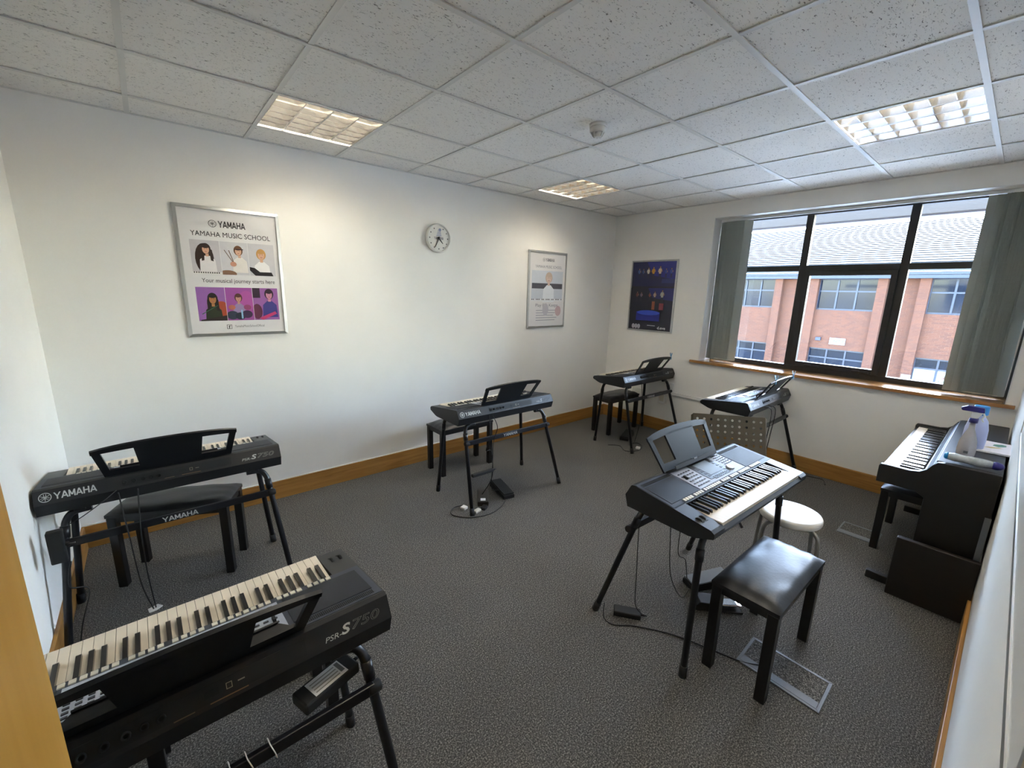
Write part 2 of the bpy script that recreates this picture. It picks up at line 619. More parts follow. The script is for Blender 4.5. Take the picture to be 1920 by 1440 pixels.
wc.box(-5.6, -3.6, -5.3, -5.2, 0, 2.5).box(-5.6, -5.5, -5.2, -LY - .12, 0, 2.5).box(-3.6, -3.5, -5.3, -LY - .12, 0, 2.5)
wc.box(-5.6, -3.5, -5.3, -LY - .12, 2.5, 2.6).box(-5.6, -3.5, -5.3, -LY - .3, -.1, 0)
struct(wc.build('wall_corridor', M['wall']))
struct(MB().box(-LX - .3, .3, -LY - .3, .3, TOP, TOP + .1).build('roof_slab', M['wall']))
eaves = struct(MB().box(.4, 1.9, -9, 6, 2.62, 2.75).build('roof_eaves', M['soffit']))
MB().box(1.9, 2.05, -9, 6, 2.60, 2.78).build('gutter', M['gutter'], eaves)
# skirting boards
HS, TS = 0.15, 0.016
def skirt(name, m, *boxes):
    b = MB()
    for q in boxes:
        b.box(*q)
    return struct(b.build(name, m, bevel=0.003))
skirt('baseboard_north', M['oak'], (-LX, 0, -TS, 0, 0, HS))
skirt('baseboard_east', M['oak_y'], (-TS, 0, -LY, -TS, 0, HS))
skirt('baseboard_west', M['oak_y'], (-LX, -LX + TS, -LY, -TS, 0, HS))
skirt('baseboard_south', M['oak'], (DX1 + .07, -TS, -LY, -LY + TS, 0, HS), (-LX + TS, DX0 - .07, -LY, -LY + TS, 0, HS))
struct(MB().box(-LX + TS, -TS, -.008, 0, HS, HS + .006).build('trim_1', M['white_paint']))

# ceiling: lay-in grid, one object per tile
ceil = bpy.data.objects.new('ceiling', None)
COL.objects.link(ceil)
struct(ceil)
XL = [-LX] + [-(.5468 + .6 * (7 - j)) for j in range(0, 8)] + [0]
YL = [-LY] + [-(.3273 + .6 * i) for i in range(5, -1, -1)] + [0]
LIGHTS = {(2, 5), (6, 5), (6, 1), (2, 1)}
tile_cache = {}
for a in range(len(XL) - 1):
    for b in range(len(YL) - 1):
        if (a, b) in LIGHTS:
            continue
        w, d = XL[a + 1] - XL[a], YL[b + 1] - YL[b]
        key = (round(w, 3), round(d, 3))
        if key not in tile_cache:
            t = MB()
            g = .004
            t.box(-w / 2 + g, w / 2 - g, -d / 2 + g, d / 2 - g, .004, .018)
            tile_cache[key] = t.mesh('tile', M['tile'])
        o = obj('tile', tile_cache[key], ceil)
        o.location = ((XL[a] + XL[a + 1]) / 2, (YL[b] + YL[b + 1]) / 2, H)
        if random.random() < .5 and abs(w - d) < .01:
            o.rotation_euler = (0, 0, PI)
for y in YL[1:-1]:
    MB().box(-LX, 0, y - .012, y + .012, H - .003, H + .002).box(-LX, 0, y - .002, y + .002, H, H + .03).build('main_tee', M['tee'], ceil)
for x in XL[1:-1]:
    MB().box(x - .012, x + .012, -LY, 0, H - .0022, H + .0022).box(x - .002, x + .002, -LY, 0, H, H + .028).build('cross_tee', M['tee'], ceil)
MB().box(-LX, 0, -.022, 0, H - .002, H + .002).box(-LX, 0, -LY, -LY + .022, H - .002, H + .002)\
    .box(-LX, -LX + .022, -LY, 0, H - .0025, H + .0015).box(-.022, 0, -LY, 0, H - .0025, H + .0015).build('edge_trim', M['tee'], ceil)

# recessed louvred lights
def ceiling_light(label, cx, cy):
    t = thing('ceiling_light', label, 'light', (cx, cy, H), 0, 'recessed louvred ceiling lights')
    w = .288
    hb = MB()
    hb.box(-w, w, -w, w, .115, .12)
    for s in (-1, 1):
        hb.box(s * w - .003, s * w + .003, -w, w, 0, .12).box(-w, w, s * w - .003, s * w + .003, 0, .12)
    hb.build('housing', M['tray'], t)
    pitch = 2 * w / 4
    for k in range(4):
        x = -w + pitch * (k + .5)
        MB().tube([(x, -w + .01, .085), (x, w - .01, .085)], .013, 10).build('lamp_tube', M['tube'], t)
    for k in range(5):
        x = -w + pitch * k
        d = MB()
        d.prism([(x - .004, 0), (x + .004, 0), (x + .012, .055), (x - .012, .055)], -w, w, 'y')
        d.build('lane_divider', M['reflector'], t)
    for k in range(7):
        y = -w + 2 * w * k / 6
        d = MB()
        d.prism([(y - .002, .004), (y + .002, .004), (y + .010, .052), (y - .010, .052)], -w, w, 'x')
        d.build('cross_blade', M['reflector'], t)
    return t
def cell(a, b):
    return (XL[a] + XL[a + 1]) / 2, (YL[b] + YL[b + 1]) / 2
ceiling_light('lit square louvred ceiling light above the six-photo school poster', *cell(2, 5))
ceiling_light('louvred ceiling light nearest the far corner, above the glare-paled school poster', *cell(6, 5))
ceiling_light('lit louvred ceiling light nearest the right end of the window', *cell(6, 1))
ceiling_light('louvred ceiling light over the doorway end of the room', *cell(2, 1))

# smoke detector
t = thing('smoke_detector', 'round white smoke detector hanging from a ceiling tile', 'detector', (-2.62, -1.80, H + .004))
MB().lathe([(.052, 0), (.052, -.014), (.050, -.017)], 28).build('base', M['white_pl'], t)
MB().lathe([(.047, -.017), (.049, -.024), (.047, -.042), (.038, -.046)], 28).build('body', M['white_pl'], t)
hd = MB()
hd.lathe([(.030, -.046), (.024, -.066), (.012, -.070)], 24)
for k in range(8):
    a = 2 * PI * k / 8
    T = Matrix.Rotation(a, 4, 'Z')
    hd.hexa([(.034, -.004, -.046), (.040, -.004, -.046), (.040, .004, -.046), (.034, .004, -.046),
             (.024, -.004, -.068), (.028, -.004, -.068), (.028, .004, -.068), (.024, .004, -.068)], 0, T)
hd.build('sensor_cage', M['white_pl'], t)

# ------------------------------------------------------------------ window
win = bpy.data.objects.new('window_1', None)
COL.objects.link(win)
struct(win)
FX0, FX1 = .27, .33
def fbar(name, y0, y1, z0, z1, x0=FX0, x1=FX1):
    return MB().box(x0, x1, y0, y1, z0, z1).build(name, M['frame'], win, bevel=0.003)
of = MB()
of.box(FX0, FX1, WY0, WY0 + .05, WZ0, WZ1).box(FX0, FX1, WY1 - .05, WY1, WZ0, WZ1)
of.box(FX0, FX1, WY0 + .05, WY1 - .05, WZ0, WZ0 + .055).box(FX0, FX1, WY0 + .05, WY1 - .05, WZ1 - .03, WZ1)
of.build('outer_frame', M['frame'], win)
MY1, MY2 = -2.112, -2.880
TZ0, TZ1 = 1.945, 2.0
for my in (MY1, MY2):
    fbar('mullion', my - .03, my + .03, WZ0 + .055, WZ1 - .03)
cols = [(MY1 + .03, WY1 - .05), (MY2 + .03, MY1 - .03), (WY0 + .05, MY2 - .03)]
for a, b in cols:
    fbar('transom', a, b, TZ0, TZ1)
for k, (a, b) in enumerate(cols):
    MB().box(.298, .304, a, b, TZ1, WZ1 - .03).build('pane', M['glass'], win)
    if k == 1:
        sa = MB()
        sa.box(.255, .315, a, a + .045, WZ0 + .055, TZ0).box(.255, .315, b - .045, b, WZ0 + .055, TZ0)
        sa.box(.255, .315, a + .045, b - .045, WZ0 + .055, WZ0 + .105).box(.255, .315, a + .045, b - .045, TZ0 - .045, TZ0)
        sa.build('opening_sash', M['frame'], win, bevel=0.003)
        MB().box(.298, .304, a + .045, b - .045, WZ0 + .105, TZ0 - .045).build('pane', M['glass'], win)
        for yy in (a + .16, b - .16):
            hd = MB()
            hd.box(.235, .255, yy - .03, yy + .03, WZ0 + .06, WZ0 + .085).box(.225, .237, yy - .1, yy + .03, WZ0 + .066, WZ0 + .08)
            hd.build('window_handle', M['frame'], win, bevel=0.003)
    else:
        MB().box(.298, .304, a, b, WZ0 + .055, TZ0).build('pane', M['glass'], win)
MB().box(-.035, 0, -3.70, -1.205, WZ0 - .022, WZ0 + .006).box(0, FX0, WY0 + .001, WY1 - .001, WZ0 + .0005, WZ0 + .006).build('window_sill', M['oak_sill'], win, bevel=0.006)
MB().box(.0, FX0, WY1 - .006, WY1 - .0005, WZ0 + .006, WZ1).box(.0, FX0, WY0 + .0005, WY0 + .006, WZ0 + .006, WZ1)\
    .box(.0, FX0, WY0, WY1, WZ1 - .006, WZ1 - .0005).build('reveal_lining', M['white_paint'], win)

# vertical blind, drawn to both sides
vb = thing('vertical_blind', 'grey fabric vertical blind drawn open to both sides of the window', 'blind', (.16, -2.475, WZ1 - .0065))
zt, zb = -.028, -(WZ1 - .0065 - WZ0 - .03)
MB().box(-.022, .022, WY0 + 2.475 + .015, WY1 + 2.475 - .015, -.024, 0).box(-.026, -.022, WY0 + 2.475 + .015, WY1 + 2.475 - .015, -.028, -.004)\
    .build('headrail', M['white_paint'], vb)
sl = MB()
sl.box(-.043, .043, -.0006, .0006, zb, zt)
sl.box(-.040, .040, -.0014, .0014, zb - .002, zb + .03)
slat_me = sl.mesh('slat', M['slat'])
def slat(y, deg):
    o = obj('slat', slat_me, vb)
    o.location = (0, y + 2.475, 0)
    o.rotation_euler = (0, 0, math.radians(deg))
slat(-1.345, -86)
slat(-1.372, -66)
for k in range(13):
    slat(-1.400 - .0155 * k, -52 + random.uniform(-5, 5))
slat(-3.335, -84)
slat(-3.378, -72)
for k in range(13):
    slat(-3.412 - .0158 * k, -42 + random.uniform(-7, 7))
ch = MB()
ch.tube([(-.035, -1.412 + 2.475, zb + .01), (-.035, -1.625 + 2.475, zb + .01)], .0018, 5)
ch.build('link_chain', M['cream'], vb)
MB().tube([(-.035, -3.41 + 2.475, zb + .01), (-.035, -3.60 + 2.475, zb + .01)], .0018, 5).build('link_chain', M['cream'], vb)
MB().tube(spline([(-.03, -3.632 + 2.475, -.04), (-.032, -3.634 + 2.475, -.9), (-.034, -3.632 + 2.475, zb + .06), (-.04, -3.628 + 2.475, -.9), (-.03, -3.626 + 2.475, -.04)], 6), .0022, 5)\
    .build('pull_cord', M['white_pl'], vb)

# white cable trunking with socket boxes under the window
t = thing('cable_trunking', 'white plastic cable trunking on the wall below the window', 'trunking', (0, -1.0, .5))
MB().box(-.02, 0, -.95, .0, -.012, .022).build('run', M['white_pl'], t, bevel=.003)
MB().box(-.022, 0, -.03, .03, .02, .13).build('riser', M['white_pl'], t, bevel=.003)
sk = MB().box(-.045, 0, .04, .14, -.14, .0).build('socket_box', M['white_pl'], t, bevel=.004)
MB().box(-.047, -.045, .06, .12, -.11, -.03).build('socket_plate', M['cream'], sk)
t = MB().box(-.012, 0, 0, .16, -.05, .06).build('wall_socket', M['white_pl'], None, bevel=.004)
t.location = (0, -.62, .42)
tag(t, 'white plastic wall socket left of the trunking in the far corner', 'socket')

# ------------------------------------------------------------------ outside
struct(MB().box(.3, 120, -80, 80, -3.6, -3.4).build('ground', M['asphalt']))
bd = thing('office_building', 'sunlit brick office building with blue windows seen through the window', 'building', (20, -1, -3.4))
def bl(mb, name, m, par, bevel=0.0):
    o = mb.build(name, m, par, bevel)
    if par is bd:
        o.location = (-20, 1, 3.4)
    return o
UZ0, UZ1, GZ0, GZ1 = 1.146, 2.585, -3.0, -.69
bays = [(.745, 2.945), (4.82, 7.02), (-3.16, -.955), (-7.10, -4.90), (8.9, 11.1)]
bays.sort()
wl = MB()
prev = -11.0
for a, b in bays:
    wl.box(20.12, 24, prev, a, -3.4, UZ1)
    wl.box(20.0, 24, a, b, UZ0 - 1.83, UZ0).box(20.0, 24, a, b, -3.4, GZ0)
    wl.box(20.4, 24, a, b, UZ0, UZ1).box(20.4, 24, a, b, GZ0, GZ1)
    prev = b
wl.box(20.12, 24, prev, 14, -3.4, UZ1)
bl(wl, 'wall', M['brick'], bd)
for a, b in bays:
    for q0, q1 in ((a - .34, a), (b, b + .34)):
        bl(MB().box(19.82, 20.5, q0, q1, -3.4, UZ1), 'pilaster', M['brick'], bd)
    for z0, z1, tz in ((UZ0, UZ1, 2.02), (GZ0, GZ1, -1.13)):
        fr = MB()
        fr.box(20.1, 20.2, a, b, z0, z0 + .07).box(20.1, 20.2, a, b, z1 - .06, z1).box(20.1, 20.2, a, b, tz - .035, tz + .035)
        w = (b - a) / 3
        for k in range(4):
            yy = a + w * k
            fr.box(20.09, 20.2, max(a, yy - .035), min(b, yy + .035), z0, z1)
        f = bl(fr, 'window', M['winframe_b'], bd)
        for k in range(3):
            for p0, p1, low in ((z0, tz, True), (tz, z1, False)):
                film = low and z0 < 0 and (a < -.9 and a > -4)
                MB().box(20.14, 20.15, a + w * k + .03, a + w * (k + 1) - .03, p0 + .04, p1 - .03).build('pane', M['farblind'] if film else M['farglass'], f)
    bl(MB().box(20.16, 20.4, a, b, UZ0, UZ0 + .02), 'sill', M['winframe_b'], bd)
bl(MB().box(19.6, 20.3, -11, 14, UZ1, 2.72).box(19.55, 20.3, -11, 14, 2.735, 2.85), 'fascia', M['bluegrey'], bd)
bl(MB().box(19.45, 19.6, -11, 14, 2.86, 2.99), 'gutter', M['rooftile'], bd)
rs = MB()
NR = 24
for k in range(NR):
    u0, u1 = k / NR, (k + .86) / NR
    yr = lambda u: -9.0 + (8.2) * u
    X = lambda u: 19.5 + 8.5 * u
    Z = lambda u: 2.98 + 2.95 * u
    rs.hexa([(X(u0), yr(u0), Z(u0)), (X(u0), 14, Z(u0)), (X(u1), 14, Z(u1)), (X(u1), yr(u1), Z(u1)),
             (X(u0), yr(u0), Z(u0) + .05), (X(u0), 14, Z(u0) + .05), (X(u1), 14, Z(u1) + .03), (X(u1), yr(u1), Z(u1) + .03)])
shade_lines = MB()  # dark strips standing in for the shade under each course's front edge
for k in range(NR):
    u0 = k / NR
    shade_lines.box(X(u0) - .02, X(u0) - .002, yr(u0), 14, Z(u0) - .05, Z(u0) + .058)
o = bl(shade_lines, 'course_shade_lines', M['roofdark'], bd)
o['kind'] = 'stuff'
o = bl(rs, 'roof_courses', M['rooftile'], bd)
o['kind'] = 'stuff'
bl(MB().hexa([(19.5, -9, 2.9), (19.5, 14, 2.9), (28, 14, 5.85), (28, -.8, 5.85), (19.5, -9, 2.95), (19.5, 14, 2.95), (28, 14, 5.9), (28, -.8, 5.9)]), 'roof_deck', M['roofdark'], bd)
sg = bl(MB().box(19.95, 20.0, 1.53, 2.15, -.455, -.14), 'sign', M['sign'], bd)
text('sign_lettering', 'UNIT 2', sg, frameT((19.95, 2.15, -.455), (0, -1, 0), (0, 0, 1)), .06, .56, .10, .225, flat((10, 12, 16)), bold=.015, w=.004)
for y0, y1, z0, z1 in ((.373, .69, -1.66, -1.50), (-.97, -.66, -1.66, -1.44)):
    bl(MB().box(19.79, 19.82, y0, y1, z0, z1), 'plaque', M['sign'], bd)
bl(MB().box(19.9, 20.0, 2.5, 2.72, -.32, -.16), 'alarm_box', M['bluegrey'], bd, .01)
lg = bl(MB().box(20.125, 20.135, -2.32, -1.62, -1.95, -1.2), 'shop_sign', M['farblind'], bd)
LT = frameT((20.125, -1.62, -1.95), (0, -1, 0), (0, 0, 1))
text('shop_lettering', 'Unite', lg, LT, .06, .62, .22, .40, flat((10, 24, 34)), w=.004)
sw = Art()
sw.poly([(.22, .45), (.34, .47), (.46, .55), (.58, .70), (.48, .66), (.36, .56)], (70, 6, 12))
sw.poly([(.24, .50), (.36, .56), (.50, .66), (.62, .76), (.46, .71), (.34, .60)], (40, 40, 70))
sw.build('shop_emblem', lg, LT @ Matrix.Translation((0, 0, .004)))

# ------------------------------------------------------------------ door, open against the west side
dr = bpy.data.objects.new('door_1', None)
COL.objects.link(dr)
dr.location = (-4.940, -3.70, 0)
struct(dr)
MB().box(-.044, 0, 0, .80, .006, DH - .02).build('leaf', M['oak_door'], dr, bevel=.002)
hl = MB()
hl.box(0, .006, .715, .755, .80, .98).box(-.05, -.044, .715, .755, .80, .98)
hl.tube([(0, .735, .90), (.045, .735, .90), (.05, .72, .90), (.05, .63, .90)], .009, 8)
hl.tube([(-.044, .735, .90), (-.09, .735, .90), (-.095, .72, .90), (-.095, .63, .90)], .009, 8)
hl.build('handle', M['steel'], dr)
df = MB()
df.box(DX0 - .06, DX0, -LY, -LY + .014, 0, DH + .06).box(DX1, DX1 + .06, -LY, -LY + .014, 0, DH + .06).box(DX0, DX1, -LY, -LY + .014, DH, DH + .06)
df.box(DX0, DX0 + .03, -LY - .12, -LY, 0, DH).box(DX1 - .03, DX1, -LY - .12, -LY, 0, DH).box(DX0, DX1, -LY - .12, -LY, DH - .03, DH)
struct(df.build('trim_2', M['oak_door']))

# ------------------------------------------------------------------ posters, clock, whiteboard
def poster(label, T, w, h, paper, fw=.022):
    t = thing('framed_poster', label, 'poster', T=T, group='framed posters on the walls')
    x, y = w / 2, h / 2
    f = MB()
    def bar(p):
        f.hexa(p)
    d0, d1 = .004, .018
    for pts in (((-x, y), (x, y), (x - fw, y - fw), (-x + fw, y - fw)), ((-x, -y), (-x + fw, -y + fw), (x - fw, -y + fw), (x, -y)),
                ((-x, y), (-x + fw, y - fw), (-x + fw, -y + fw), (-x, -y)), ((x, y), (x, -y), (x - fw, -y + fw), (x - fw, y - fw))):
        ps = [Vector((q[0], q[1], 0)) for q in pts]
        cen = sum(ps, Vector()) / 4
        top = [p * 0.6 + (cen if False else p) * .4 for p in ps]
        f.hexa([(p.x, p.y, 0) for p in ps] + [(p.x, p.y, d1 if abs(abs(p.x) - x) > 1e-6 and abs(abs(p.y) - y) > 1e-6 else d0 + .008) for p in ps])
    f.build('frame', M['alu'], t, bevel=.002)
    MB().box(-x + fw, x - fw, -y + fw, y - fw, 0, .008).build('print', paper, t)
    return t

def person(a, x, y, s, hair, skin, shirt, long=False, lean=0.0):
    """head-and-shoulders figure in a printed photo; (x, y) is the chin, s the head height"""
    if long:
        a.poly(ell(x - .05 * s, y - .05 * s, .60 * s, 1.15 * s), hair)
    a.poly([(x - .95 * s, y - 2.2 * s), (x - .85 * s, y - .75 * s), (x - .3 * s, y - .28 * s), (x + .3 * s, y - .28 * s), (x + .85 * s, y - .75 * s), (x + .95 * s, y - 2.2 * s)], shirt)
    if long:
        for e in (-1, 1):
            a.poly([(x + e * .34 * s, y + .6 * s), (x + e * .60 * s, y + .4 * s), (x + e * .66 * s, y - .9 * s), (x + e * .36 * s, y - .8 * s), (x + e * .30 * s, y)], hair)
    a.poly([(x - .17 * s, y - .35 * s), (x + .17 * s, y - .35 * s), (x + .17 * s, y + .25 * s), (x - .17 * s, y + .25 * s)], skin)
    a.poly(ell(x + lean * s, y + .55 * s, .56 * s, .62 * s), hair)
    a.poly(ell(x + lean * s, y + .45 * s, .38 * s, .50 * s), skin)
    a.poly(ell(x + lean * s, y + .82 * s, .44 * s, .24 * s), hair)
    dk = tuple(int(c * .5) for c in skin)
    for e in (-.15, .15):
        a.poly(ell(x + (lean + e) * s, y + .5 * s, .05 * s, .035 * s, 8), dk)
    a.poly(ell(x + lean * s, y + .2 * s, .13 * s, .035 * s, 10), (170, 90, 90))

def maker_logo(name, par, T, r, mt):
    b = MB()
    n = 28
    for i in range(n):
        a0, a1 = 2 * PI * i / n, 2 * PI * (i + 1) / n
        q = lambda a, rr: (rr * math.cos(a), rr * math.sin(a), 0)
        b.add([q(a0, r * .86), q(a0, r), q(a1, r), q(a1, r * .86)], [(0, 1, 2, 3)])
    for k in range(3):
        R = Matrix.Rotation(PI / 2 + 2 * PI * k / 3, 4, 'Z')
        b.add([(-.78 * r, -.05 * r, 0), (.3 * r, -.05 * r, 0), (.3 * r, .05 * r, 0), (-.78 * r, .05 * r, 0)], [(0, 1, 2, 3)], T=R)
        for s in (-1, 1):
            b.add([(.12 * r, s * .17 * r - .045 * r, .0), (.72 * r, s * .17 * r - .045 * r, .0), (.72 * r, s * .17 * r + .045 * r, .0), (.12 * r, s * .17 * r + .045 * r, 0)], [(0, 1, 2, 3)], T=R)
    return b.build(name, mt, par, T=T)

INK = flat((44, 38, 40))
# poster 1: six photos
T1 = frameT((-4.293, -.001, 1.7555), (1, 0, 0), (0, 0, 1))
p1 = poster('large white six-photo music school poster in a silver frame below the lit ceiling light', T1, .612, .86, M['print_white'])
I4 = Matrix.Identity(4)
Z8 = Matrix.Translation((0, 0, .0082))
maker_logo('maker_emblem', p1, Z8 @ Matrix.Translation((-.098, .322, .0006)), .023, INK)
text('maker_lettering', 'YAMAHA', p1, Z8, -.066, .092, .301, .343, INK, bold=.004)
text('school_lettering', 'YAMAHA MUSIC SCHOOL', p1, Z8, -.225, .240, .238, .270, INK)
text('motto_lettering', 'Your musical journey starts here', p1, Z8, -.195, .245, -.072, -.036, INK)
text('account_lettering', 'YamahaMusicSchoolOfficial', p1, Z8, -.035, .15, -.372, -.356, flat((110, 106, 108)))
ic = Art()
ic.rect(-.083, -.053, -.382, -.352, (44, 38, 40)).rect(-.080, -.056, -.379, -.355, (222, 220, 220))
ic.build('account_icon', p1, Z8)
text('account_icon_letter', 'f', p1, Z8, -.073, -.062, -.379, -.357, INK, bold=.03, w=.0012)
def photo(par, x0, x1, y0, y1, draw, bg):
    a = Art()
    a.rect(0, .155, 0, .187, bg)
    draw(a, 0, .155, 0, .187)
    # keep the art inside its picture
    for v in a.mb.v:
        v.x = x0 + (x1 - x0) * min(max(v.x / .155, 0), 1)
        v.y = y0 + (y1 - y0) * min(max(v.y / .187, 0), 1)
    return a.build('photo', par, Z8)
def ph1(a, x0, x1, y0, y1):
    a.poly(ell(x0 + .07, y0 + .085, .05, .085), (54, 38, 34))
    person(a, x0 + .085, y0 + .115, .048, (54, 38, 34), (206, 160, 132), (226, 222, 222), True, -.1)
    a.rect(x0, x1, y0, y0 + .012, (230, 228, 224))
    for k in range(12):
        a.rect(x0 + .012 * k + .004, x0 + .012 * k + .010, y0 + .004, y0 + .012, (60, 54, 54))
def ph2(a, x0, x1, y0, y1):
    person(a, x0 + .105, y0 + .115, .046, (112, 78, 54), (214, 170, 142), (228, 222, 216), False, -.1)
    for q in ((.02, .14), (.045, .14)):
        a.poly([(x0 + q[0], y0 + q[1]), (x0 + q[0] + .004, y0 + q[1]), (x0 + .075, y0 + .06), (x0 + .07, y0 + .06)], (110, 84, 66))
    a.poly(ell(x0 + .066, y0 + .062, .018, .014), (206, 150, 124))
    a.rect(x0 + .08, x0 + .13, y0 + .145, y0 + .150, (60, 40, 50))
    a.poly(ell(x0 + .03, y0 + .006, .05, .02), (130, 96, 74))
def ph3(a, x0, x1, y0, y1):
    person(a, x0 + .075, y0 + .098, .052, (196, 148, 84), (216, 170, 140), (232, 230, 230))
    a.poly([(x0, y0 + .05), (x0 + .03, y0 + .045), (x0 + .06, y0 + .022), (x0 + .13, y0 + .022), (x0 + .14, y0), (x0 + .03, y0), (x0, y0 + .03)], (34, 28, 32))
def ph4(a, x0, x1, y0, y1):
    a.poly(ell(x0 + .13, y0 + .06, .05, .05), (168, 74, 46))
    person(a, x0 + .085, y0 + .098, .05, (34, 28, 26), (176, 120, 72), (44, 52, 34), True)
    a.poly([(x0 + .01, y0 + .006), (x1, y0 + .03), (x1, y0), (x0 + .01, y0)], (46, 34, 34))
    a.poly([(x0 + .02, y0 + .035), (x0 + .11, y0 + .085), (x0 + .11, y0 + .088), (x0 + .02, y0 + .04)], (60, 110, 80))
def ph5(a, x0, x1, y0, y1):
    a.poly(ell(x0 + .12, y0 + .11, .05, .06), (176, 86, 160))
    person(a, x0 + .072, y0 + .108, .04, (92, 54, 48), (200, 150, 130), (150, 130, 168))
    for cx, cy, r, c in ((.03, .03, .035, (52, 60, 78)), (.075, .025, .03, (36, 44, 60)), (.115, .035, .032, (62, 44, 74)), (.12, .075, .022, (150, 70, 110)), (.03, .075, .02, (190, 110, 90))):
        a.poly(ell(x0 + cx, y0 + cy, r, r * .7), c)
    a.rect(x0 + .08, x0 + .09, y0 + .01, y0 + .06, (150, 190, 220))
def ph6(a, x0, x1, y0, y1):
    a.rect(x0 + .0, x0 + .045, y0 + .13, y1, (62, 44, 62))
    person(a, x0 + .10, y0 + .125, .05, (52, 34, 46), (206, 140, 160), (66, 62, 132))
    a.poly(ell(x0 + .02, y0 + .05, .03, .045), (100, 44, 70))
    a.poly([(x0 + .03, y0 + .012), (x0 + .13, y0 + .05), (x0 + .14, y0 + .035), (x0 + .05, y0)], (196, 60, 110))
for k, (fn, bg) in enumerate(((ph1, (196, 192, 196)), (ph2, (204, 202, 206)), (ph3, (200, 198, 202)))):
    photo(p1, -.237 + .1655 * k, -.237 + .1655 * k + .1625, -.008, .212, fn, bg)
for k, (fn, bg) in enumerate(((ph4, (150, 100, 170)), (ph5, (160, 84, 160)), (ph6, (158, 100, 168)))):
    photo(p1, -.237 + .1655 * k, -.237 + .1655 * k + .1625, -.323, -.095, fn, bg)

# poster 2: school poster, print colours paled to paint the glare on it
T2 = frameT((-1.217, -.001, 1.702), (1, 0, 0), (0, 0, 1))
p2 = poster('glare-paled music school poster with one large photo of a child, right of the clock', T2, .615, .86, M['print_white'])
GREY = flat((120, 120, 132))
maker_logo('maker_emblem', p2, Z8 @ Matrix.Translation((-.07, .335, .0006)), .02, GREY)
text('maker_lettering', 'YAMAHA', p2, Z8, -.045, .10, .318, .354, flat((90, 90, 100)), bold=.004)
text('school_lettering', 'YAMAHA MUSIC SCHOOL', p2, Z8, -.20, .225, .245, .275, GREY)
a = Art()
a.rect(-.25, .25, -.115, .215, (198, 204, 214))
a.rect(-.245, .245, .015, .075, (84, 84, 94))
person(a, .02, .085, .10, (196, 176, 160), (214, 190, 178), (226, 230, 236))
a.rect(-.25, .25, -.125, -.10, (222, 224, 228))
for k in range(22):
    if k % 7 not in (2, 6):
        a.rect(-.245 + .0225 * k, -.232 + .0225 * k, -.113, -.10, (70, 70, 80))
a.build('photo', p2, Z8)
text('slogan_lettering', 'Play For Keeps', p2, Z8, -.18, .18, -.20, -.155, GREY)
a = Art()
for k in range(5):
    a.rect(-.17, .17 - .03 * (k % 3), -.235 - .028 * k, -.228 - .028 * k, (150, 152, 162))
a.poly(ell(.19, -.24, .05, .06), (196, 168, 172))
a.poly(ell(-.02, -.22, .05, .07), (190, 186, 194))
a.build('small_print', p2, Z8)
def figure(a, x, y, s, hair, skin, top, legs):
    # small standing figure on a stage; (x, y) is the hip
    a.poly([(x - .3 * s, y), (x - .02 * s, y), (x - .06 * s, y - 1.6 * s), (x - .34 * s, y - 1.6 * s)], legs)
    a.poly([(x + .02 * s, y), (x + .3 * s, y), (x + .36 * s, y - 1.6 * s), (x + .08 * s, y - 1.6 * s)], legs)
    a.poly([(x - .32 * s, y - .1 * s), (x + .32 * s, y - .1 * s), (x + .45 * s, y + 1.15 * s), (x + .15 * s, y + 1.32 * s), (x - .15 * s, y + 1.32 * s), (x - .45 * s, y + 1.15 * s)], top)
    a.poly([(x - .45 * s, y + 1.15 * s), (x - .66 * s, y + .4 * s), (x - .2 * s, y + .25 * s), (x - .2 * s, y + .42 * s), (x - .48 * s, y + .5 * s), (x - .32 * s, y + 1.0 * s)], top)
    a.poly([(x + .45 * s, y + 1.15 * s), (x + .70 * s, y + .5 * s), (x + .3 * s, y + .3 * s), (x + .3 * s, y + .45 * s), (x + .52 * s, y + .58 * s), (x + .34 * s, y + 1.0 * s)], skin)
    a.poly(ell(x, y + 1.62 * s, .24 * s, .30 * s, 12), hair)
    a.poly(ell(x + .03 * s, y + 1.56 * s, .17 * s, .22 * s, 12), skin)

# poster 3: dark stage poster
T3 = frameT((-.001, -.618, 1.658), (0, -1, 0), (0, 0, 1))
p3 = poster('dark blue stage concert poster left of the window', T3, .632, .866, flat((22, 20, 40), .3), .02)
a = Art()
a.rect(-.296, .296, .12, .412, (24, 26, 74))
a.poly([(-.1, .412), (.296, .412), (.296, .2), (.0, .25)], (32, 38, 130))
a.rect(.12, .29, .16, .21, (44, 50, 110))
for x, c, s in ((-.2, (70, 96, 150), .026), (-.14, (60, 80, 130), .024), (-.07, (206, 200, 190), .03), (.0, (206, 150, 50), .034), (.09, (214, 190, 160), .036), (.17, (52, 70, 150), .024), (.24, (60, 80, 160), .026)):
    figure(a, x, .275, s * 1.25, (60, 44, 40), (190, 140, 110), c, (34, 34, 62))
a.rect(-.296, .296, -.17, .10, (20, 20, 44))
a.poly([(-.05, .10), (.296, .10), (.296, -.05), (.02, -.02)], (34, 34, 104))
for x, c, s in ((-.2, (110, 60, 60), .026), (-.14, (120, 100, 120), .024), (-.02, (130, 70, 60), .022), (.05, (190, 160, 140), .028), (.15, (176, 176, 170), .036)):
    figure(a, x, -.005, s * 1.25, (50, 40, 44), (170, 124, 104), c, (40, 34, 52))
a.rect(.02, .06, -.16, -.06, (150, 84, 60))
a.rect(.12, .18, -.16, -.08, (140, 60, 70))
a.rect(-.19, .14, -.30, -.19, (26, 34, 140))
a.poly(ell(-.02, -.2, .16, .03), (40, 70, 190))
for x in (-.22, -.18, -.14):
    a.poly(ell(x, -.375, .022, .03), (176, 172, 186))
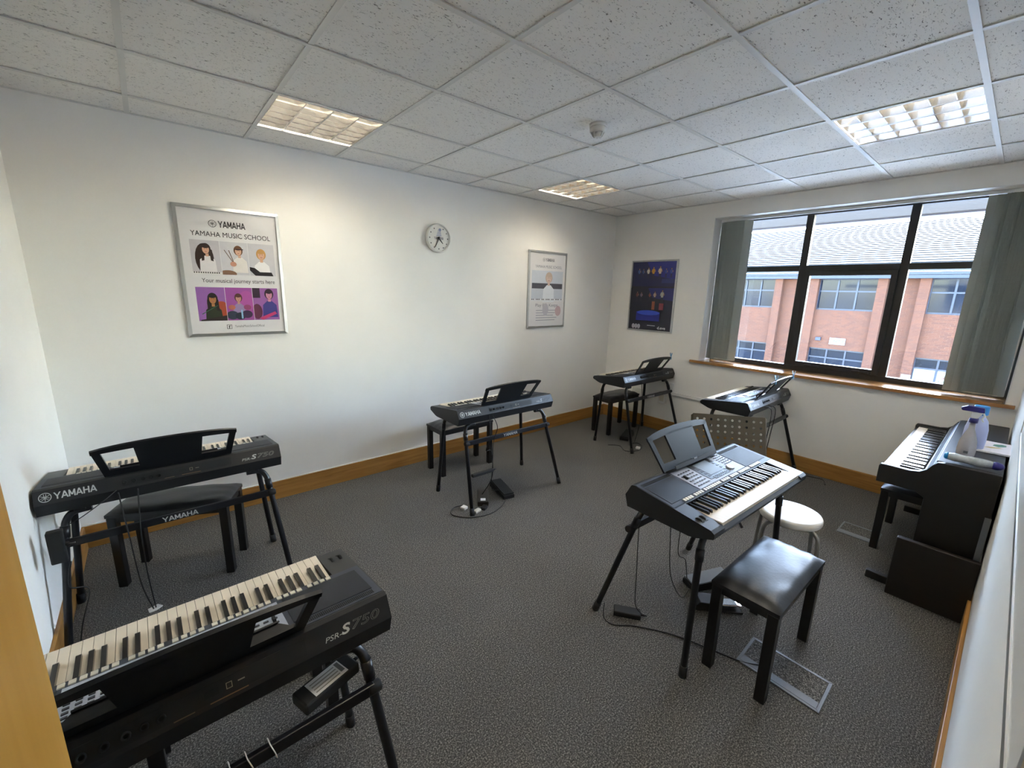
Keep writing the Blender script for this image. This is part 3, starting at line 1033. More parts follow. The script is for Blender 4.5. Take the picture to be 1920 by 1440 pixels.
a.rect(-.02, .09, -.36, -.352, (170, 168, 178))
a.build('stage_photo', p3, Z8)
text('corner_lettering', 'd.eve', p3, Z8, .12, .23, -.395, -.36, flat((206, 206, 214)), bold=.02, w=.006)

# clock
TC = frameT((-2.66, -.001, 2.142), (1, 0, 0), (0, 0, 1))
ck = thing('wall_clock', 'round white wall clock between the two school posters', 'clock', T=TC)
MB().lathe([(.128, 0), (.128, .024), (.122, .034), (.112, .034), (.110, .022)], 40).build('case', M['white_pl'], ck)
MB().lathe([(.110, .020), (.110, .0215)], 40).build('dial', M['paper'], ck)
a = Art()
for k in range(12):
    t0 = 2 * PI * k / 12
    a.poly(ell(.094 * math.sin(t0), .094 * math.cos(t0), .006, .006, 8), (70, 70, 74))
for k in range(5):
    a.poly([(-.03 + .004 * k, .018 + .012 * k), (.028 - .002 * k, .022 + .012 * k), (.026 - .002 * k, .028 + .012 * k), (-.02 + .004 * k, .024 + .012 * k)], (128, 140, 176))
a.poly(ell(.012, .075, .014, .012), (128, 140, 176))
a.build('printed_emblem', ck, Matrix.Translation((0, 0, .0218)))
text('dial_lettering', 'YAMAHA', ck, Matrix.Translation((0, 0, .0224)), -.05, .05, -.012, .012, flat((90, 90, 110)), bold=.02)
for nm, ang, ln, w in (('hour_hand', 138, .062, .006), ('minute_hand', 207, .088, .005)):
    t0 = math.radians(ang)
    d = Vector((math.sin(t0), math.cos(t0), 0))
    n = Vector((d.y, -d.x, 0))
    h = MB()
    z = .0245 if nm == 'hour_hand' else .0265
    p = [-d * .015 + n * w, d * ln + n * w * .5, d * ln - n * w * .5, -d * .015 - n * w]
    h.hexa([(q.x, q.y, z) for q in p] + [(q.x, q.y, z + .0015) for q in p])
    h.build(nm, M['black'], ck)
MB().lathe([(.008, .022), (.008, .030)], 14).build('hub', M['black'], ck)

# whiteboard on the south wall (seen edge on)
wb = thing('whiteboard', 'whiteboard on the wall at the right edge, seen edge on', 'whiteboard', (-2.95, -LY, 1.55))
MB().box(-1.15, 1.15, 0, .005, -.44, .44).build('board', M['white_paint'], wb)
f = MB()
f.box(-1.17, 1.17, 0, .008, -.46, -.44).box(-1.17, 1.17, 0, .008, .44, .46).box(-1.17, -1.15, 0, .008, -.44, .44).box(1.15, 1.17, 0, .008, -.44, .44)
f.build('frame', M['alu'], wb)

# ------------------------------------------------------------------ portable keyboards (player's frame: origin under the rear edge)
def top_z(y):
    return .09 + (y + .255) * (.027 / .21)
KX0 = -.405
WP = .0229
def make_keyboard():
    t = thing('portable_keyboard', None, None)
    b = MB()
    b.prism([(-.016, 0), (0, .055), (-.03, .113), (-.045, .117), (-.257, .0897), (-.257, 0)], -.495, .495, 'x')
    b.prism([(-.257, 0), (-.257, .05), (-.425, .058), (-.437, .048), (-.434, .034), (-.36, .006), (-.33, 0)], KX0 - .002, KX0 + 36 * WP + .002, 'x')
    for e0, e1 in ((-.495, KX0 - .002), (KX0 + 36 * WP + .002, .495)):
        b.prism([(-.257, 0), (-.257, .0897), (-.42, .068), (-.434, .058), (-.437, .048), (-.434, .034), (-.36, .006), (-.33, 0)], e0, e1, 'x')
    b.build('body', M['black'], t)
    def slab(mb, x0, x1, y0, y1, h, mi=0, base=0.0):
        mb.hexa([(x0, y0, top_z(y0) + base), (x1, y0, top_z(y0) + base), (x1, y1, top_z(y1) + base), (x0, y1, top_z(y1) + base),
                 (x0, y0, top_z(y0) + h), (x1, y0, top_z(y0) + h), (x1, y1, top_z(y1) + h), (x0, y1, top_z(y1) + h)], mi)
        return mb
    slab(MB(), -.490, .490, -.252, -.05, .0012).build('control_panel', M['panel'], t)
    for s in (-1, 1):
        x0, x1 = sorted((s * .242, s * .472))
        slab(MB(), x0, x1, -.228, -.085, .0032).build('speaker_grille', M['grille'], t, bevel=.001)
        v = MB()
        for k in range(44):
            xx = x0 + .004 + (x1 - x0 - .01) * k / 43
            slab(v, xx, xx + .0026, -.079, -.060, .0026, 0, .001)
        v.build('vent', M['slot'], t)
    slab(MB(), -.228, .234, -.226, -.062, .0028).build('centre_panel', M['silver'], t)
    bz = slab(MB(), -.085, .118, -.205, -.066, .0046).build('display_bezel', M['bezel'], t, bevel=.001)
    slab(MB(), -.045, .082, -.182, -.078, .0056).build('display', M['screen'], t)
    dT = Matrix.Translation((.142, -.188, top_z(-.188) + .002)) @ Matrix.Rotation(math.atan(.1286), 4, 'X')
    MB().lathe([(.022, 0), (.022, .006), (.019, .009)], 24, T=dT).build('data_dial', M['dial'], t)
    pb = MB()
    for c in range(5):
        for r in range(6):
            x, y = -.212 + .023 * c, -.21 + .022 * r
            slab(pb, x, x + .013, y, y + .006, .0058)
    for c in range(4):
        for r in range(6):
            x, y = .15 + .021 * c, -.158 + .016 * r
            slab(pb, x, x + .012, y, y + .006, .0058)
    for r in range(5):
        y = -.185 + .021 * r
        slab(pb, -.066, -.052, y, y + .007, .0062)
        slab(pb, .092, .106, y, y + .007, .0062)
    for c in range(8):
        slab(pb, -.05 + .019 * c, -.037 + .019 * c, -.2, -.194, .0062)
        slab(pb, -.05 + .019 * c, -.037 + .019 * c, -.213, -.207, .0052)
    o = pb.build('panel_buttons', M['button'], t)
    o['kind'] = 'stuff'
    slab(MB(), -.206, -.198, -.146, -.122, .014).build('volume_slider', M['slot'], t)
    rb = slab(MB(), 0, .0135, -.248, -.232, .0045)
    for v in rb.v:
        v.z += 0
    rme = rb.mesh('registration_button', M['cream'])
    x = -.395
    for k in range(36):
        if k in (4, 8, 16, 20, 24, 30):
            x += .012
        o = obj('registration_button', rme, t)
        o.location = (x, 0, 0)
        x += .0195
    # keys
    wk = MB().box(.0006, WP - .0006, -.422, -.259, .052, .0735)
    wme = wk.mesh('white_key', M['ivory'])
    bk = MB()
    bk.prism([(-.354, .0735), (-.259, .0735), (-.259, .0865), (-.345, .0865), (-.352, .083)], -.0055, .0055, 'x')
    bme = bk.mesh('black_key', M['ebony'])
    for k in range(36):
        o = obj('white_key', wme, t)
        o.location = (KX0 + WP * k, 0, 0)
        if k % 7 in (0, 1, 3, 4, 5) and k < 35:
            o = obj('black_key', bme, t)
            o.location = (KX0 + WP * (k + 1) + {0: -.0015, 1: .0015, 3: -.002, 4: 0, 5: .002}[k % 7], 0, 0)
    for xx in (-.468, -.440):
        MB().box(xx - .008, xx + .008, -.375, -.33, .071, .075).build('wheel_slot', M['slot'], t)
        wT = Matrix.Translation((xx, -.352, .068)) @ Matrix.Rotation(PI / 2, 4, 'Y')
        w = MB().lathe([(.016, -.005), (.018, -.003), (.018, .003), (.016, .005)], 18, T=wT)
        w.build('bend_wheel', M['rubber'], t)
    # rear panel
    RT = frameT((0, 0, .055), (-1, 0, 0), (0, -.03, .058))
    maker_logo('maker_emblem', t, RT @ Matrix.Translation((-.457, .032, .0008)), .021, M['letter'])
    text('maker_lettering', 'YAMAHA', t, RT, -.430, -.288, .017, .047, M['letter'], bold=.004)
    text('model_prefix', 'PSR-', t, RT, .30, .346, .016, .029, M['letter'], shear=.25)
    text('model_initial', 'S', t, RT, .346, .374, .016, .042, M['letter'], bold=.03, shear=.25)
    text('model_number', '750', t, RT, .376, .462, .018, .042, M['letter_dim'], outline=.012, shear=.25)
    sp = MB()
    sp.box(-.2, .25, .012, .052, -.004, .0012, 0, RT)
    sp.build('socket_panel', M['rubber'], t)
    jk = MB()
    for u in (-.19, -.155, -.12, -.09, -.06):
        jk.lathe([(.009, .001), (.009, .006), (.005, .006), (.005, .002)], 12, T=RT @ Matrix.Translation((u, .03, 0)))
    jk.box(.02, .05, .024, .04, 0, .003, 0, RT)
    o = jk.build('jack_sockets', M['slot'], t)
    o['kind'] = 'stuff'
    a = Art()
    a.rect(.065, .078, .024, .038, (150, 140, 120)).rect(.0665, .0765, .0255, .0365, (22, 22, 22)).rect(.09, .105, .03, .033, (130, 120, 110)).rect(.03, .11, .009, .0115, (120, 90, 60)).rect(-.04, .0, .009, .0112, (110, 90, 70))
    a.build('printed_marks', t, RT @ Matrix.Translation((0, 0, .0014)))
    for xx in (-.42, .42):
        for yy in (-.06, -.33):
            MB().lathe([(.012, -.006), (.012, .004)], 12, c=(xx, yy)).build('foot', M['rubber'], t)
    # music rest: leans back over the rear edge
    d = Vector((0, .104, .164)).normalized()
    RTm = frameT((0, -.048, .118), (1, 0, 0), d)
    r = MB()
    th = .010
    hw = lambda v: .258 + .028 * v / .2
    def q(u0, v0, u1, v1, u2, v2, u3, v3):
        r.hexa([(u0, v0, -th / 2), (u1, v1, -th / 2), (u2, v2, -th / 2), (u3, v3, -th / 2),
                (u0, v0, th / 2), (u1, v1, th / 2), (u2, v2, th / 2), (u3, v3, th / 2)], 0, RTm)
    q(-hw(0), 0, hw(0), 0, hw(.042), .042, -hw(.042), .042)
    fw = .03
    for s in (-1, 1):
        q(s * (hw(.042) - fw), .042, s * hw(.042), .042, s * hw(.185), .185, s * (hw(.185) - fw), .185) if s > 0 else \
            q(-hw(.042), .042, -(hw(.042) - fw), .042, -(hw(.185) - fw), .185, -hw(.185), .185)
    q(-.125, .042, .125, .042, .135, .185, -.135, .185)
    n = 14
    for i in range(n):
        a0, a1 = -1 + 2 * i / n, -1 + 2 * (i + 1) / n
        hi = lambda a_: .195 + .020 * (1 - a_ * a_) - .006 * a_ ** 8
        w_ = hw(.19)
        q(a0 * w_, .166 + .012 * (1 - a0 * a0), a1 * w_, .166 + .012 * (1 - a1 * a1), a1 * w_, hi(a1), a0 * w_, hi(a0))
    r.hexa([(-hw(0), -.004, -.004), (hw(0), -.004, -.004), (hw(0), .004, -.004), (-hw(0), .004, -.004),
            (-.20, -.004, .036), (.20, -.004, .036), (.20, .006, .036), (-.20, .006, .036)], 0, RTm)
    r.box(-.20, .20, -.004, .016, .034, .038, 0, RTm)
    r.build('music_rest', M['rest'], t)
    return t

def make_stand():
    t = thing('keyboard_stand', None, None)
    z = .68
    def leg(sx, foot_y, top_y, inner):
        p = [(sx * inner, top_y, z - .012), (sx * .385, top_y, z - .018), (sx * .412, top_y + (foot_y - top_y) * .05, z - .05),
             (sx * .420, top_y + (foot_y - top_y) * .12, z - .09), (sx * .47, foot_y, .02)]
        path = spline(p[:4], 5) + [Vector(p[4])]
        o = MB().tube(path, .015, 12).build('leg', M['stand'], t)
        a, b2 = Vector(p[3]), Vector(p[4])
        e = (b2 - a).normalized()
        MB().tube([b2 - e * .035, b2 + e * .02], .018, 12).build('foot_cap', M['rubber'], o)
        MB().tube([a - e * .02, a + e * .035], .018, 12).build('leg_socket', M['stand'], o)
    for sx in (-1, 1):
        leg(sx, .14, -.05, .32)
        leg(sx, -.37, -.35, .33)
        MB().box(sx * .36 - .02, sx * .36 + .02, -.37, -.03, z - .012, z).build('support_rail', M['stand'], t, bevel=.004)
    cb = MB().box(-.425, .425, -.005, .013, .517, .555).build('crossbar', M['stand'], t, bevel=.003)
    for s in (-1, 1):
        MB().lathe([(.015, -.020), (.018, -.015), (.018, .015), (.015, .020)], 14, T=Matrix.Translation((s * .427, .004, .536)) @ Matrix.Rotation(PI / 2, 4, 'Y')).build('clamp', M['rubber'], cb)
    text('bar_lettering', 'YAMAHA', cb, frameT((0, .013, .517), (-1, 0, 0), (0, 0, 1)), -.075, .075, .006, .032, M['letter'], bold=.004)
    return t

KB = make_keyboard()
ST = make_stand()
KGR, SGR = 'portable keyboards on stands around the room', 'black four-legged keyboard stands'
# (x, y, bottom z, rotation, x scale, keyboard label, stand label)
spots = [
    (-2.610, -1.043, .669, PI - .009, 1, 'black portable keyboard in the middle of the poster wall below the clock', 'black stand under the keyboard below the clock'),
    (-4.787, -1.012, .660, PI + .006, .978, 'black portable keyboard touching the left wall, wide music rest seen from behind', 'black stand under the keyboard touching the left wall'),
    (-4.815, -2.579, .668, PI + .018, .955, 'nearest black portable keyboard seen from behind in the lower left corner', 'black stand under the nearest keyboard beside the wooden door'),
    (-.510, -1.030, .692, PI - .012, 1, 'farthest black portable keyboard below the dark stage poster', 'black stand under the keyboard below the dark stage poster'),
    (-.510, -2.281, .680, PI + .005, 1, 'black portable keyboard below the window with blue reflections and pegs', 'black stand behind the perforated music stand below the window'),
    (-2.651, -2.565, .687, -.0375, 1, 'portable keyboard turned to the camera with grey panel and display', 'black stand under the keyboard turned to the camera'),
]
kbs, sts = [], []
for i, (x, y, z, rz, sx, l1, l2) in enumerate(spots):
    k = KB if i == 0 else dup(KB)
    s = ST if i == 0 else dup(ST)
    k.location, k.rotation_euler, k.scale = (x, y, z + .006), (0, 0, rz), (sx, 1, 1)
    s.location, s.rotation_euler, s.scale = (x, y, 0), (0, 0, rz), (sx, 1, z / .68)
    tag(k, l1, 'keyboard', KGR)
    tag(s, l2, 'stand', SGR)
    kbs.append(k)
    sts.append(s)

for u_ in (.013, .06, .097, .15):
    X_ = -u_
    MB().tube([(X_, .016, .512), (X_ + .004, .020, .535), (X_ + .012, .016, .562), (X_ + .014, -.010, .560), (X_ + .006, -.010, .512), (X_, .016, .512)], .0014, 6).build('cable_tie', M['white_pl'], sts[2])

# ------------------------------------------------------------------ benches
def make_bench():
    t = thing('piano_bench', None, None)
    L, W, Hs = .29, .138, .475
    n, m_ = 24, 14
    vs, fs = [], []
    for j in range(m_ + 1):
        for i in range(n + 1):
            u, v = -1 + 2 * i / n, -1 + 2 * j / m_
            e = max(0, (1 - abs(u) ** 5)) ** .5 * max(0, (1 - abs(v) ** 4)) ** .5
            w = .0035 * math.sin(9 * u + 3 * v) * math.sin(5 * v) * (1 - e) + .002 * math.sin(14 * u * v + 2)
            vs.append((u * L, v * W, Hs - .03 + .032 * e + w * (e > .05)))
    for j in range(m_):
        for i in range(n):
            a = j * (n + 1) + i
            fs.append((a, a + 1, a + n + 2, a + n + 1))
    c = MB().add(vs, fs, 0, True)
    c.box(-L, L, -W, W, Hs - .048, Hs - .0305)
    c.build('seat', M['leather'], t)
    f = MB()
    f.box(-L + .01, L - .01, -W + .008, -W + .026, Hs - .080, Hs - .048).box(-L + .01, L - .01, W - .026, W - .008, Hs - .080, Hs - .048)
    f.box(-L + .01, -L + .028, -W + .02, W - .02, Hs - .080, Hs - .048).box(L - .028, L - .01, -W + .02, W - .02, Hs - .080, Hs - .048)
    f.build('apron', M['benchwood'], t)
    for sx in (-1, 1):
        for sy in (-1, 1):
            MB().box(sx * (L - .024) - .021, sx * (L - .024) + .021, sy * (W - .024) - .021, sy * (W - .024) + .021, 0, Hs - .05).build('leg', M['benchwood'], t, bevel=.003)
    return t
BN = make_bench()
for i, (x, y, rz, lb) in enumerate((
        (-2.715, -3.075, -.01, 'black padded piano bench in front of the keyboard turned to the camera'),
        (-2.625, -.325, 0, 'black piano bench between the poster wall and the keyboard below the clock'),
        (-4.785, -.615, -.43, 'black piano bench standing askew behind the keyboard touching the left wall'),
        (-.425, -.515, 0, 'black piano bench in the far corner below the stage poster'),
        (-4.672, -1.985, 0, 'black piano bench hidden under the nearest keyboard, only its legs showing'),
        (-.85, -3.345, 0, 'black piano bench pushed under the digital piano'))):
    k = BN if i == 0 else dup(BN)
    k.location, k.rotation_euler = (x, y, 0), (0, 0, rz)
    tag(k, lb, 'bench', 'black piano benches')

# white round stool
t = thing('round_stool', 'white round stool with bent grey legs beside the front bench', 'stool', (-2.04, -2.945, 0))
MB().lathe([(.14, .415), (.155, .419), (.160, .43), (.160, .448), (.155, .456), (.14, .459), (.001, .459)], 40).build('seat', M['stoolwhite'], t)
for k in range(4):
    a = PI / 4 + k * PI / 2 + .35
    c, s = math.cos(a), math.sin(a)
    pr = [(.10, .409), (.15, .407), (.178, .39), (.188, .35), (.20, .18), (.212, .012)]
    lg = MB().tube(spline([(r_ * c, r_ * s, z_) for r_, z_ in pr], 5), .011, 10).build('leg', M['steel'], t)
    MB().tube([(.211 * c, .211 * s, .022), (.212 * c, .212 * s, 0)], .014, 10).build('foot_cap', M['rubber'], lg)

# ------------------------------------------------------------------ perforated music stand
ms = thing('music_stand', 'dark bronze music stand with perforated desk before the window keyboard', 'music stand', (-1.47, -2.30, 0))
u = Vector((.323, -.386, 0)).normalized()
nrm0 = Vector((-u.y, u.x, 0))
if nrm0.dot(Vector((-1, -1, 0))) < 0:
    nrm0 = -nrm0
vdir = (Vector((0, 0, 1)) * .94 - nrm0 * .34).normalized()
top = Vector((-1.52, -2.32, .80)) - Vector((-1.47, -2.30, 0))
DT = frameT(top - vdir * .34, u, vdir)
W2, HD = .255, .34
NXh, NYh = 10, 5
dk = MB()
# plate with round holes: every cell is a square ring around an octagonal hole
xs = [-.225 + .05 * i for i in range(NXh)]
ys = [HD - .035 - .045 * j for j in range(NYh)]
def ringcell(x0, x1, y0, y1, cx, cy, r):
    n = 16
    out, inn = [], []
    for i in range(n):
        a = 2 * PI * i / n + PI / n
        ca, sa = math.cos(a), math.sin(a)
        k = min((x1 - cx if ca > 0 else cx - x0) / max(abs(ca), 1e-6), (y1 - cy if sa > 0 else cy - y0) / max(abs(sa), 1e-6))
        out.append((cx + ca * k, cy + sa * k))
        inn.append((cx + ca * r, cy + sa * r))
    # corners
    vs, fs = [], []
    for z in (0, .002):
        vs += [(p[0], p[1], z) for p in out] + [(p[0], p[1], z) for p in inn]
    for i in range(n):
        j = (i + 1) % n
        fs.append((i, j, n + j, n + i)[::-1])
        fs.append((2 * n + i, 2 * n + j, 3 * n + j, 3 * n + i))
        fs.append((n + i, n + j, 3 * n + j, 3 * n + i))
        po, pj_ = out[i], out[j]
        if abs(po[0] - pj_[0]) > 1e-6 and abs(po[1] - pj_[1]) > 1e-6:
            cxx = x1 if (po[0] + pj_[0]) / 2 > cx else x0
            cyy = y1 if (po[1] + pj_[1]) / 2 > cy else y0
            b0 = len(vs)
            vs += [(cxx, cyy, 0), (cxx, cyy, .002)]
            fs.append((j, i, b0))
            fs.append((2 * n + i, 2 * n + j, b0 + 1))
    dk.add(vs, fs, 0, False, DT)
for i, cx in enumerate(xs):
    for j, cy in enumerate(ys):
        ringcell(cx - .025, cx + .025, cy - .0225, cy + .0225, cx, cy, .0095)
ylo = ys[-1] - .0225
dk.box(-W2, W2, ys[0] + .0225, HD, 0, .002, 0, DT).box(-W2, -.25, ylo, ys[0] + .0225, 0, .002, 0, DT).box(.25, W2, ylo, ys[0] + .0225, 0, .002, 0, DT)
dk.box(-W2, W2, 0, ylo, 0, .002, 0, DT)
for s in (-1, 1):
    dk.hexa([(s * W2, 0, 0), (s * W2 + s * .014, 0, -.012), (s * W2 + s * .014, HD - .01, -.012), (s * W2, HD, 0), (s * W2, 0, .002), (s * W2 + s * .014, 0, -.010), (s * W2 + s * .014, HD - .01, -.010), (s * W2, HD, .002)], 0, DT)
dk.box(-W2, W2, HD, HD + .003, -.012, .002, 0, DT)
ledge = MB().box(-W2, W2, -.002, 0, 0, .06, 0, DT).box(-W2, W2, -.002, .018, .058, .06, 0, DT)
dk.build('desk', M['gun'], ms)
ledge.build('ledge', M['gun'], ms)
rv = MB()
for s in (-1, 1):
    for dx, dy in ((0, .02), (-.016, 0), (.016, 0)):
        rv.lathe([(.004, 0), (.004, .004)], 8, T=DT @ Matrix.Translation((s * .13 + dx, .07 + dy, .002)))
rv.build('rivets', M['chrome'], ms)
sb = DT @ Vector((0, .14, -.015))
MB().tube([(sb.x, sb.y, sb.z), (0, 0, .40)], .011, 10).tube([(0, 0, .45), (0, 0, .12)], .014, 10).build('stem', M['stand'], ms)
for k in range(3):
    a = 2.1 + 2 * PI * k / 3
    MB().tube([(0, 0, .30), (.12 * math.cos(a), .12 * math.sin(a), .14), (.3 * math.cos(a), .3 * math.sin(a), .012)], .009, 8).build('leg', M['stand'], ms)

# ------------------------------------------------------------------ digital piano
dp = thing('digital_piano', 'black upright digital piano against the right wall below the window', 'piano', (-.895, -3.465, 0))
PXl, PXr = -.675, .675
Y = lambda y: y + 3.465
prof = [(-3.225, .625), (-3.225, .725), (-3.232, .737), (-3.26, .738), (-3.36, .737), (-3.40, .745), (-3.425, .765), (-3.445, .80), (-3.462, .818), (-3.49, .822), (-3.70, .822), (-3.70, .05), (-3.44, .05), (-3.44, .60), (-3.40, .625)]
prof = [(Y(a), b) for a, b in prof]
for sx in (PXl, PXr - .035):
    MB().prism(prof, sx, sx + .035, 'x').build('side_panel', M['pianoblack'], dp, bevel=.004)
    MB().box(sx, sx + .035, Y(-3.70), Y(-3.27), 0, .05).build('base_foot', M['pianoblack'], dp, bevel=.005)
xl, xr = PXl + .035, PXr - .035
MB().box(xl, xr, Y(-3.46), Y(-3.228), .625, .665).box(xl, xr, Y(-3.245), Y(-3.228), .665, .706).build('keybed', M['pianoblack'], dp, bevel=.003)
MB().prism([(Y(-3.405), .70), (Y(-3.412), .742), (Y(-3.445), .80), (Y(-3.455), .80), (Y(-3.455), .665), (Y(-3.405), .665)], xl, xr, 'x').build('fascia_panel', M['panel'], dp, bevel=.003)
MB().box(xl, xr, Y(-3.425), Y(-3.418), .752, .758, 0).build('felt_strip', M['dial'], dp)
MB().box(xl, xr, Y(-3.70), Y(-3.455), .80, .822).build('lid', M['pianoblack'], dp, bevel=.003)
MB().box(xl, xr, Y(-3.70), Y(-3.685), .25, .80).build('back_panel', M['pianoblack'], dp)
MB().box(xl, xr, Y(-3.56), Y(-3.54), .08, .20).build('pedal_rail', M['pianoblack'], dp, bevel=.003)
for k in (-1, 0, 1):
    MB().box(k * .07 - .011, k * .07 + .011, Y(-3.54), Y(-3.44), .085, .095).build('pedal', M['chrome'], dp, bevel=.003)
kw = MB()
bkm = MB()
pw = (xr - xl - .06) / 52
seq = [0, 1, 3, 4, 5]
for k in range(52):
    x0 = xl + .03 + pw * k
    kw.box(x0 + .0005, x0 + pw - .0005, Y(-3.402), Y(-3.250), .69, .722)
    if (k - 2) % 7 in seq and k < 51 or k == 0:
        if not (k == 0):
            bkm.box(x0 + pw - .0055, x0 + pw + .0055, Y(-3.402), Y(-3.306), .722, .734)
        else:
            bkm.box(x0 + pw - .0055, x0 + pw + .0055, Y(-3.402), Y(-3.306), .722, .734)
o = kw.build('white_keys', M['ivory'], dp)
o['kind'] = 'stuff'
o = bkm.build('black_keys', M['ebony'], dp)
o['kind'] = 'stuff'
MB().box(xl, xl + .03, Y(-3.40), Y(-3.25), .665, .728).box(xr - .03, xr, Y(-3.40), Y(-3.25), .665, .728).build('key_block', M['pianoblack'], dp, bevel=.002)

# dark board standing at the piano's near end, card behind it
bo = MB().box(-.018, .018, -.165, .165, 0, .362).build('dark_panel', M['darkboard'], None, bevel=.004)
bo.location = (-1.645, -3.545, 0)
bo.rotation_euler = (0, 0, .0)
tag(bo, 'dark brown wooden panel standing on the floor at the near end of the piano', 'panel')
cd = MB().box(-.001, .001, -.012, .012, 0, .60).build('grey_card', M['grey_pl'], None)
cd.location = (-1.61, -3.690, .0)
cd.rotation_euler = (0, 0, 0)
tag(cd, 'tall grey card standing between the piano end and the right wall', 'card')

# ------------------------------------------------------------------ things on the piano
PT = .823
bt = thing('spray_bottle', 'clear spray bottle with navy trigger head on the piano lid', 'bottle', (-1.31, -3.545, PT))
sc_ = dict(sx=.46, sy=.76)
MB().lathe([(.044, 0), (.050, .008), (.052, .04), (.047, .09), (.030, .135), (.017, .165), (.015, .20)], 24, **sc_).build('body', M['liquid'], bt)
MB().lathe([(.0185, .20), (.0185, .225)], 16).build('collar', M['navy'], bt)
h = MB()
h.prism([(-.035, .262), (.055, .262), (.060, .278), (.035, .292), (-.03, .290)], -.014, .014, 'x')
h.build('trigger_head', M['navy'], bt, bevel=.004)
MB().prism([(-.012, .225), (.014, .225), (.018, .262), (-.03, .262)], -.011, .011, 'x').build('neck', M['white_pl'], bt, bevel=.003)
MB().tube(spline([(0, -.028, .262), (0, -.036, .245), (0, -.030, .225), (0, -.038, .212)], 4), .004, 6).build('trigger', M['white_pl'], bt)
MB().box(-.0246, -.0236, -.010, .008, .022, .036).build('label', M['grey_pl'], bt)
b2 = thing('cleaner_bottle', 'large lilac cleaner bottle with flat bright blue cap behind the spray bottle', 'bottle', (-1.10, -3.56, PT))
MB().lathe([(.050, 0), (.058, .01), (.062, .06), (.060, .13), (.048, .18), (.028, .205), (.022, .215)], 24, sx=.5, sy=.82).build('body', M['lilac'], b2)
MB().lathe([(.031, .215), (.033, .22), (.033, .262), (.030, .267)], 20).build('cap', M['skyblue'], b2)
wp = thing('wipes_pack', 'crinkled clear and blue wipes roll lying at the front of the piano lid', 'pack', (-1.50, -3.58, PT + .029))
wp.scale = (.9, .9, .9)
n = 18
pr = [(-.125, .006), (-.12, .020), (-.10, .028), (.08, .029), (.095, .024), (.115, .020), (.125, .006)]
W = MB()
T_ = Matrix.Rotation(PI / 2, 4, 'X') @ Matrix.Rotation(0, 4, 'Z')
W.lathe([(r_ * (1 + .05 * math.sin(i * 2.1)), z_) for i, (z_, r_) in enumerate([(-.10, .026), (-.07, .030), (-.03, .028), (.02, .031), (.06, .029), (.085, .027)])], n, T=T_, sx=1.0, sy=.8)
W.build('roll', M['wipes'], wp)
MB().lathe([(.027, .085), (.030, .10), (.024, .12), (.008, .132)], n, T=T_, sx=1.0, sy=.8).build('blue_end', M['navy'], wp)
MB().lathe([(.012, -.118), (.024, -.112), (.027, -.10)], n, T=T_, sx=1.0, sy=.8).build('front_end', M['skyblue'], wp)
bk_ = thing('booklet', 'pale booklet with green and yellow leaf print on the piano lid', 'booklet', (-.985, -3.645, PT), 0)
MB().box(-.14, .14, -.075, .075, 0, .012).build('pages', M['paper'], bk_, bevel=.002)
a = Art()
a.rect(-.138, .138, -.073, .073, (226, 216, 216))
a.poly([(.01, -.02), (.05, -.05), (.09, -.05), (.10, -.03), (.07, .0), (.03, .005)], (70, 130, 110))
a.poly([(-.05, .01), (-.01, -.04), (.0, -.02), (-.02, .02), (-.05, .04)], (196, 164, 90))
a.build('cover_print', bk_, Matrix.Translation((0, 0, .0122)))
sg_ = MB().box(-.03, .03, -.02, .02, 0, .025).build('sponge', M['green'], None, bevel=.006)
sg_.location = (-.78, -3.545, PT)
tag(sg_, 'small dark green sponge on the piano lid behind the bottles', 'sponge')

# ------------------------------------------------------------------ floor boxes
def floor_box(label, corners):
    c = [Vector((x, y, 0)) for x, y in corners]
    cen = sum(c, Vector()) / 4
    t = thing('floor_box', label, 'floor box', cen, 0, 'flush floor socket boxes')
    q = [p - cen for p in c]
    def inset(k):
        return [p * k for p in q]
    f = MB()
    o_, i_ = q, [Vector((p.x * .88, p.y * .92, 0)) for p in q]
    for k in range(4):
        j = (k + 1) % 4
        f.hexa([(p.x, p.y, 0) for p in (o_[k], o_[j], i_[j], i_[k])] + [(p.x, p.y, .006) for p in (o_[k], o_[j], i_[j], i_[k])])
    f.build('frame', M['grey_pl'], t, bevel=.0015)
    MB().hexa([(p.x * .99, p.y * .99, 0) for p in i_] + [(p.x * .99, p.y * .99, .004) for p in i_]).build('lid', M['carpet'], t)
    # cable flap along the near short side
    a0, a1 = i_[3], i_[2]
    d = (i_[0] - i_[3]) * .22
    MB().hexa([(p.x, p.y, .004) for p in (a0, a1, a1 + d, a0 + d)] + [(p.x, p.y, .007) for p in (a0, a1, a1 + d, a0 + d)]).build('cable_flap', M['grey_pl'], t, bevel=.001)
    return t
floor_box('grey rimmed floor box lid beside the front bench legs', [(-2.642, -3.03), (-2.647, -3.367), (-2.862, -3.369), (-2.851, -3.034)])
floor_box('grey rimmed floor box lid near the digital piano', [(-.862, -3.01), (-.862, -3.242), (-1.075, -3.242), (-1.075, -3.01)])

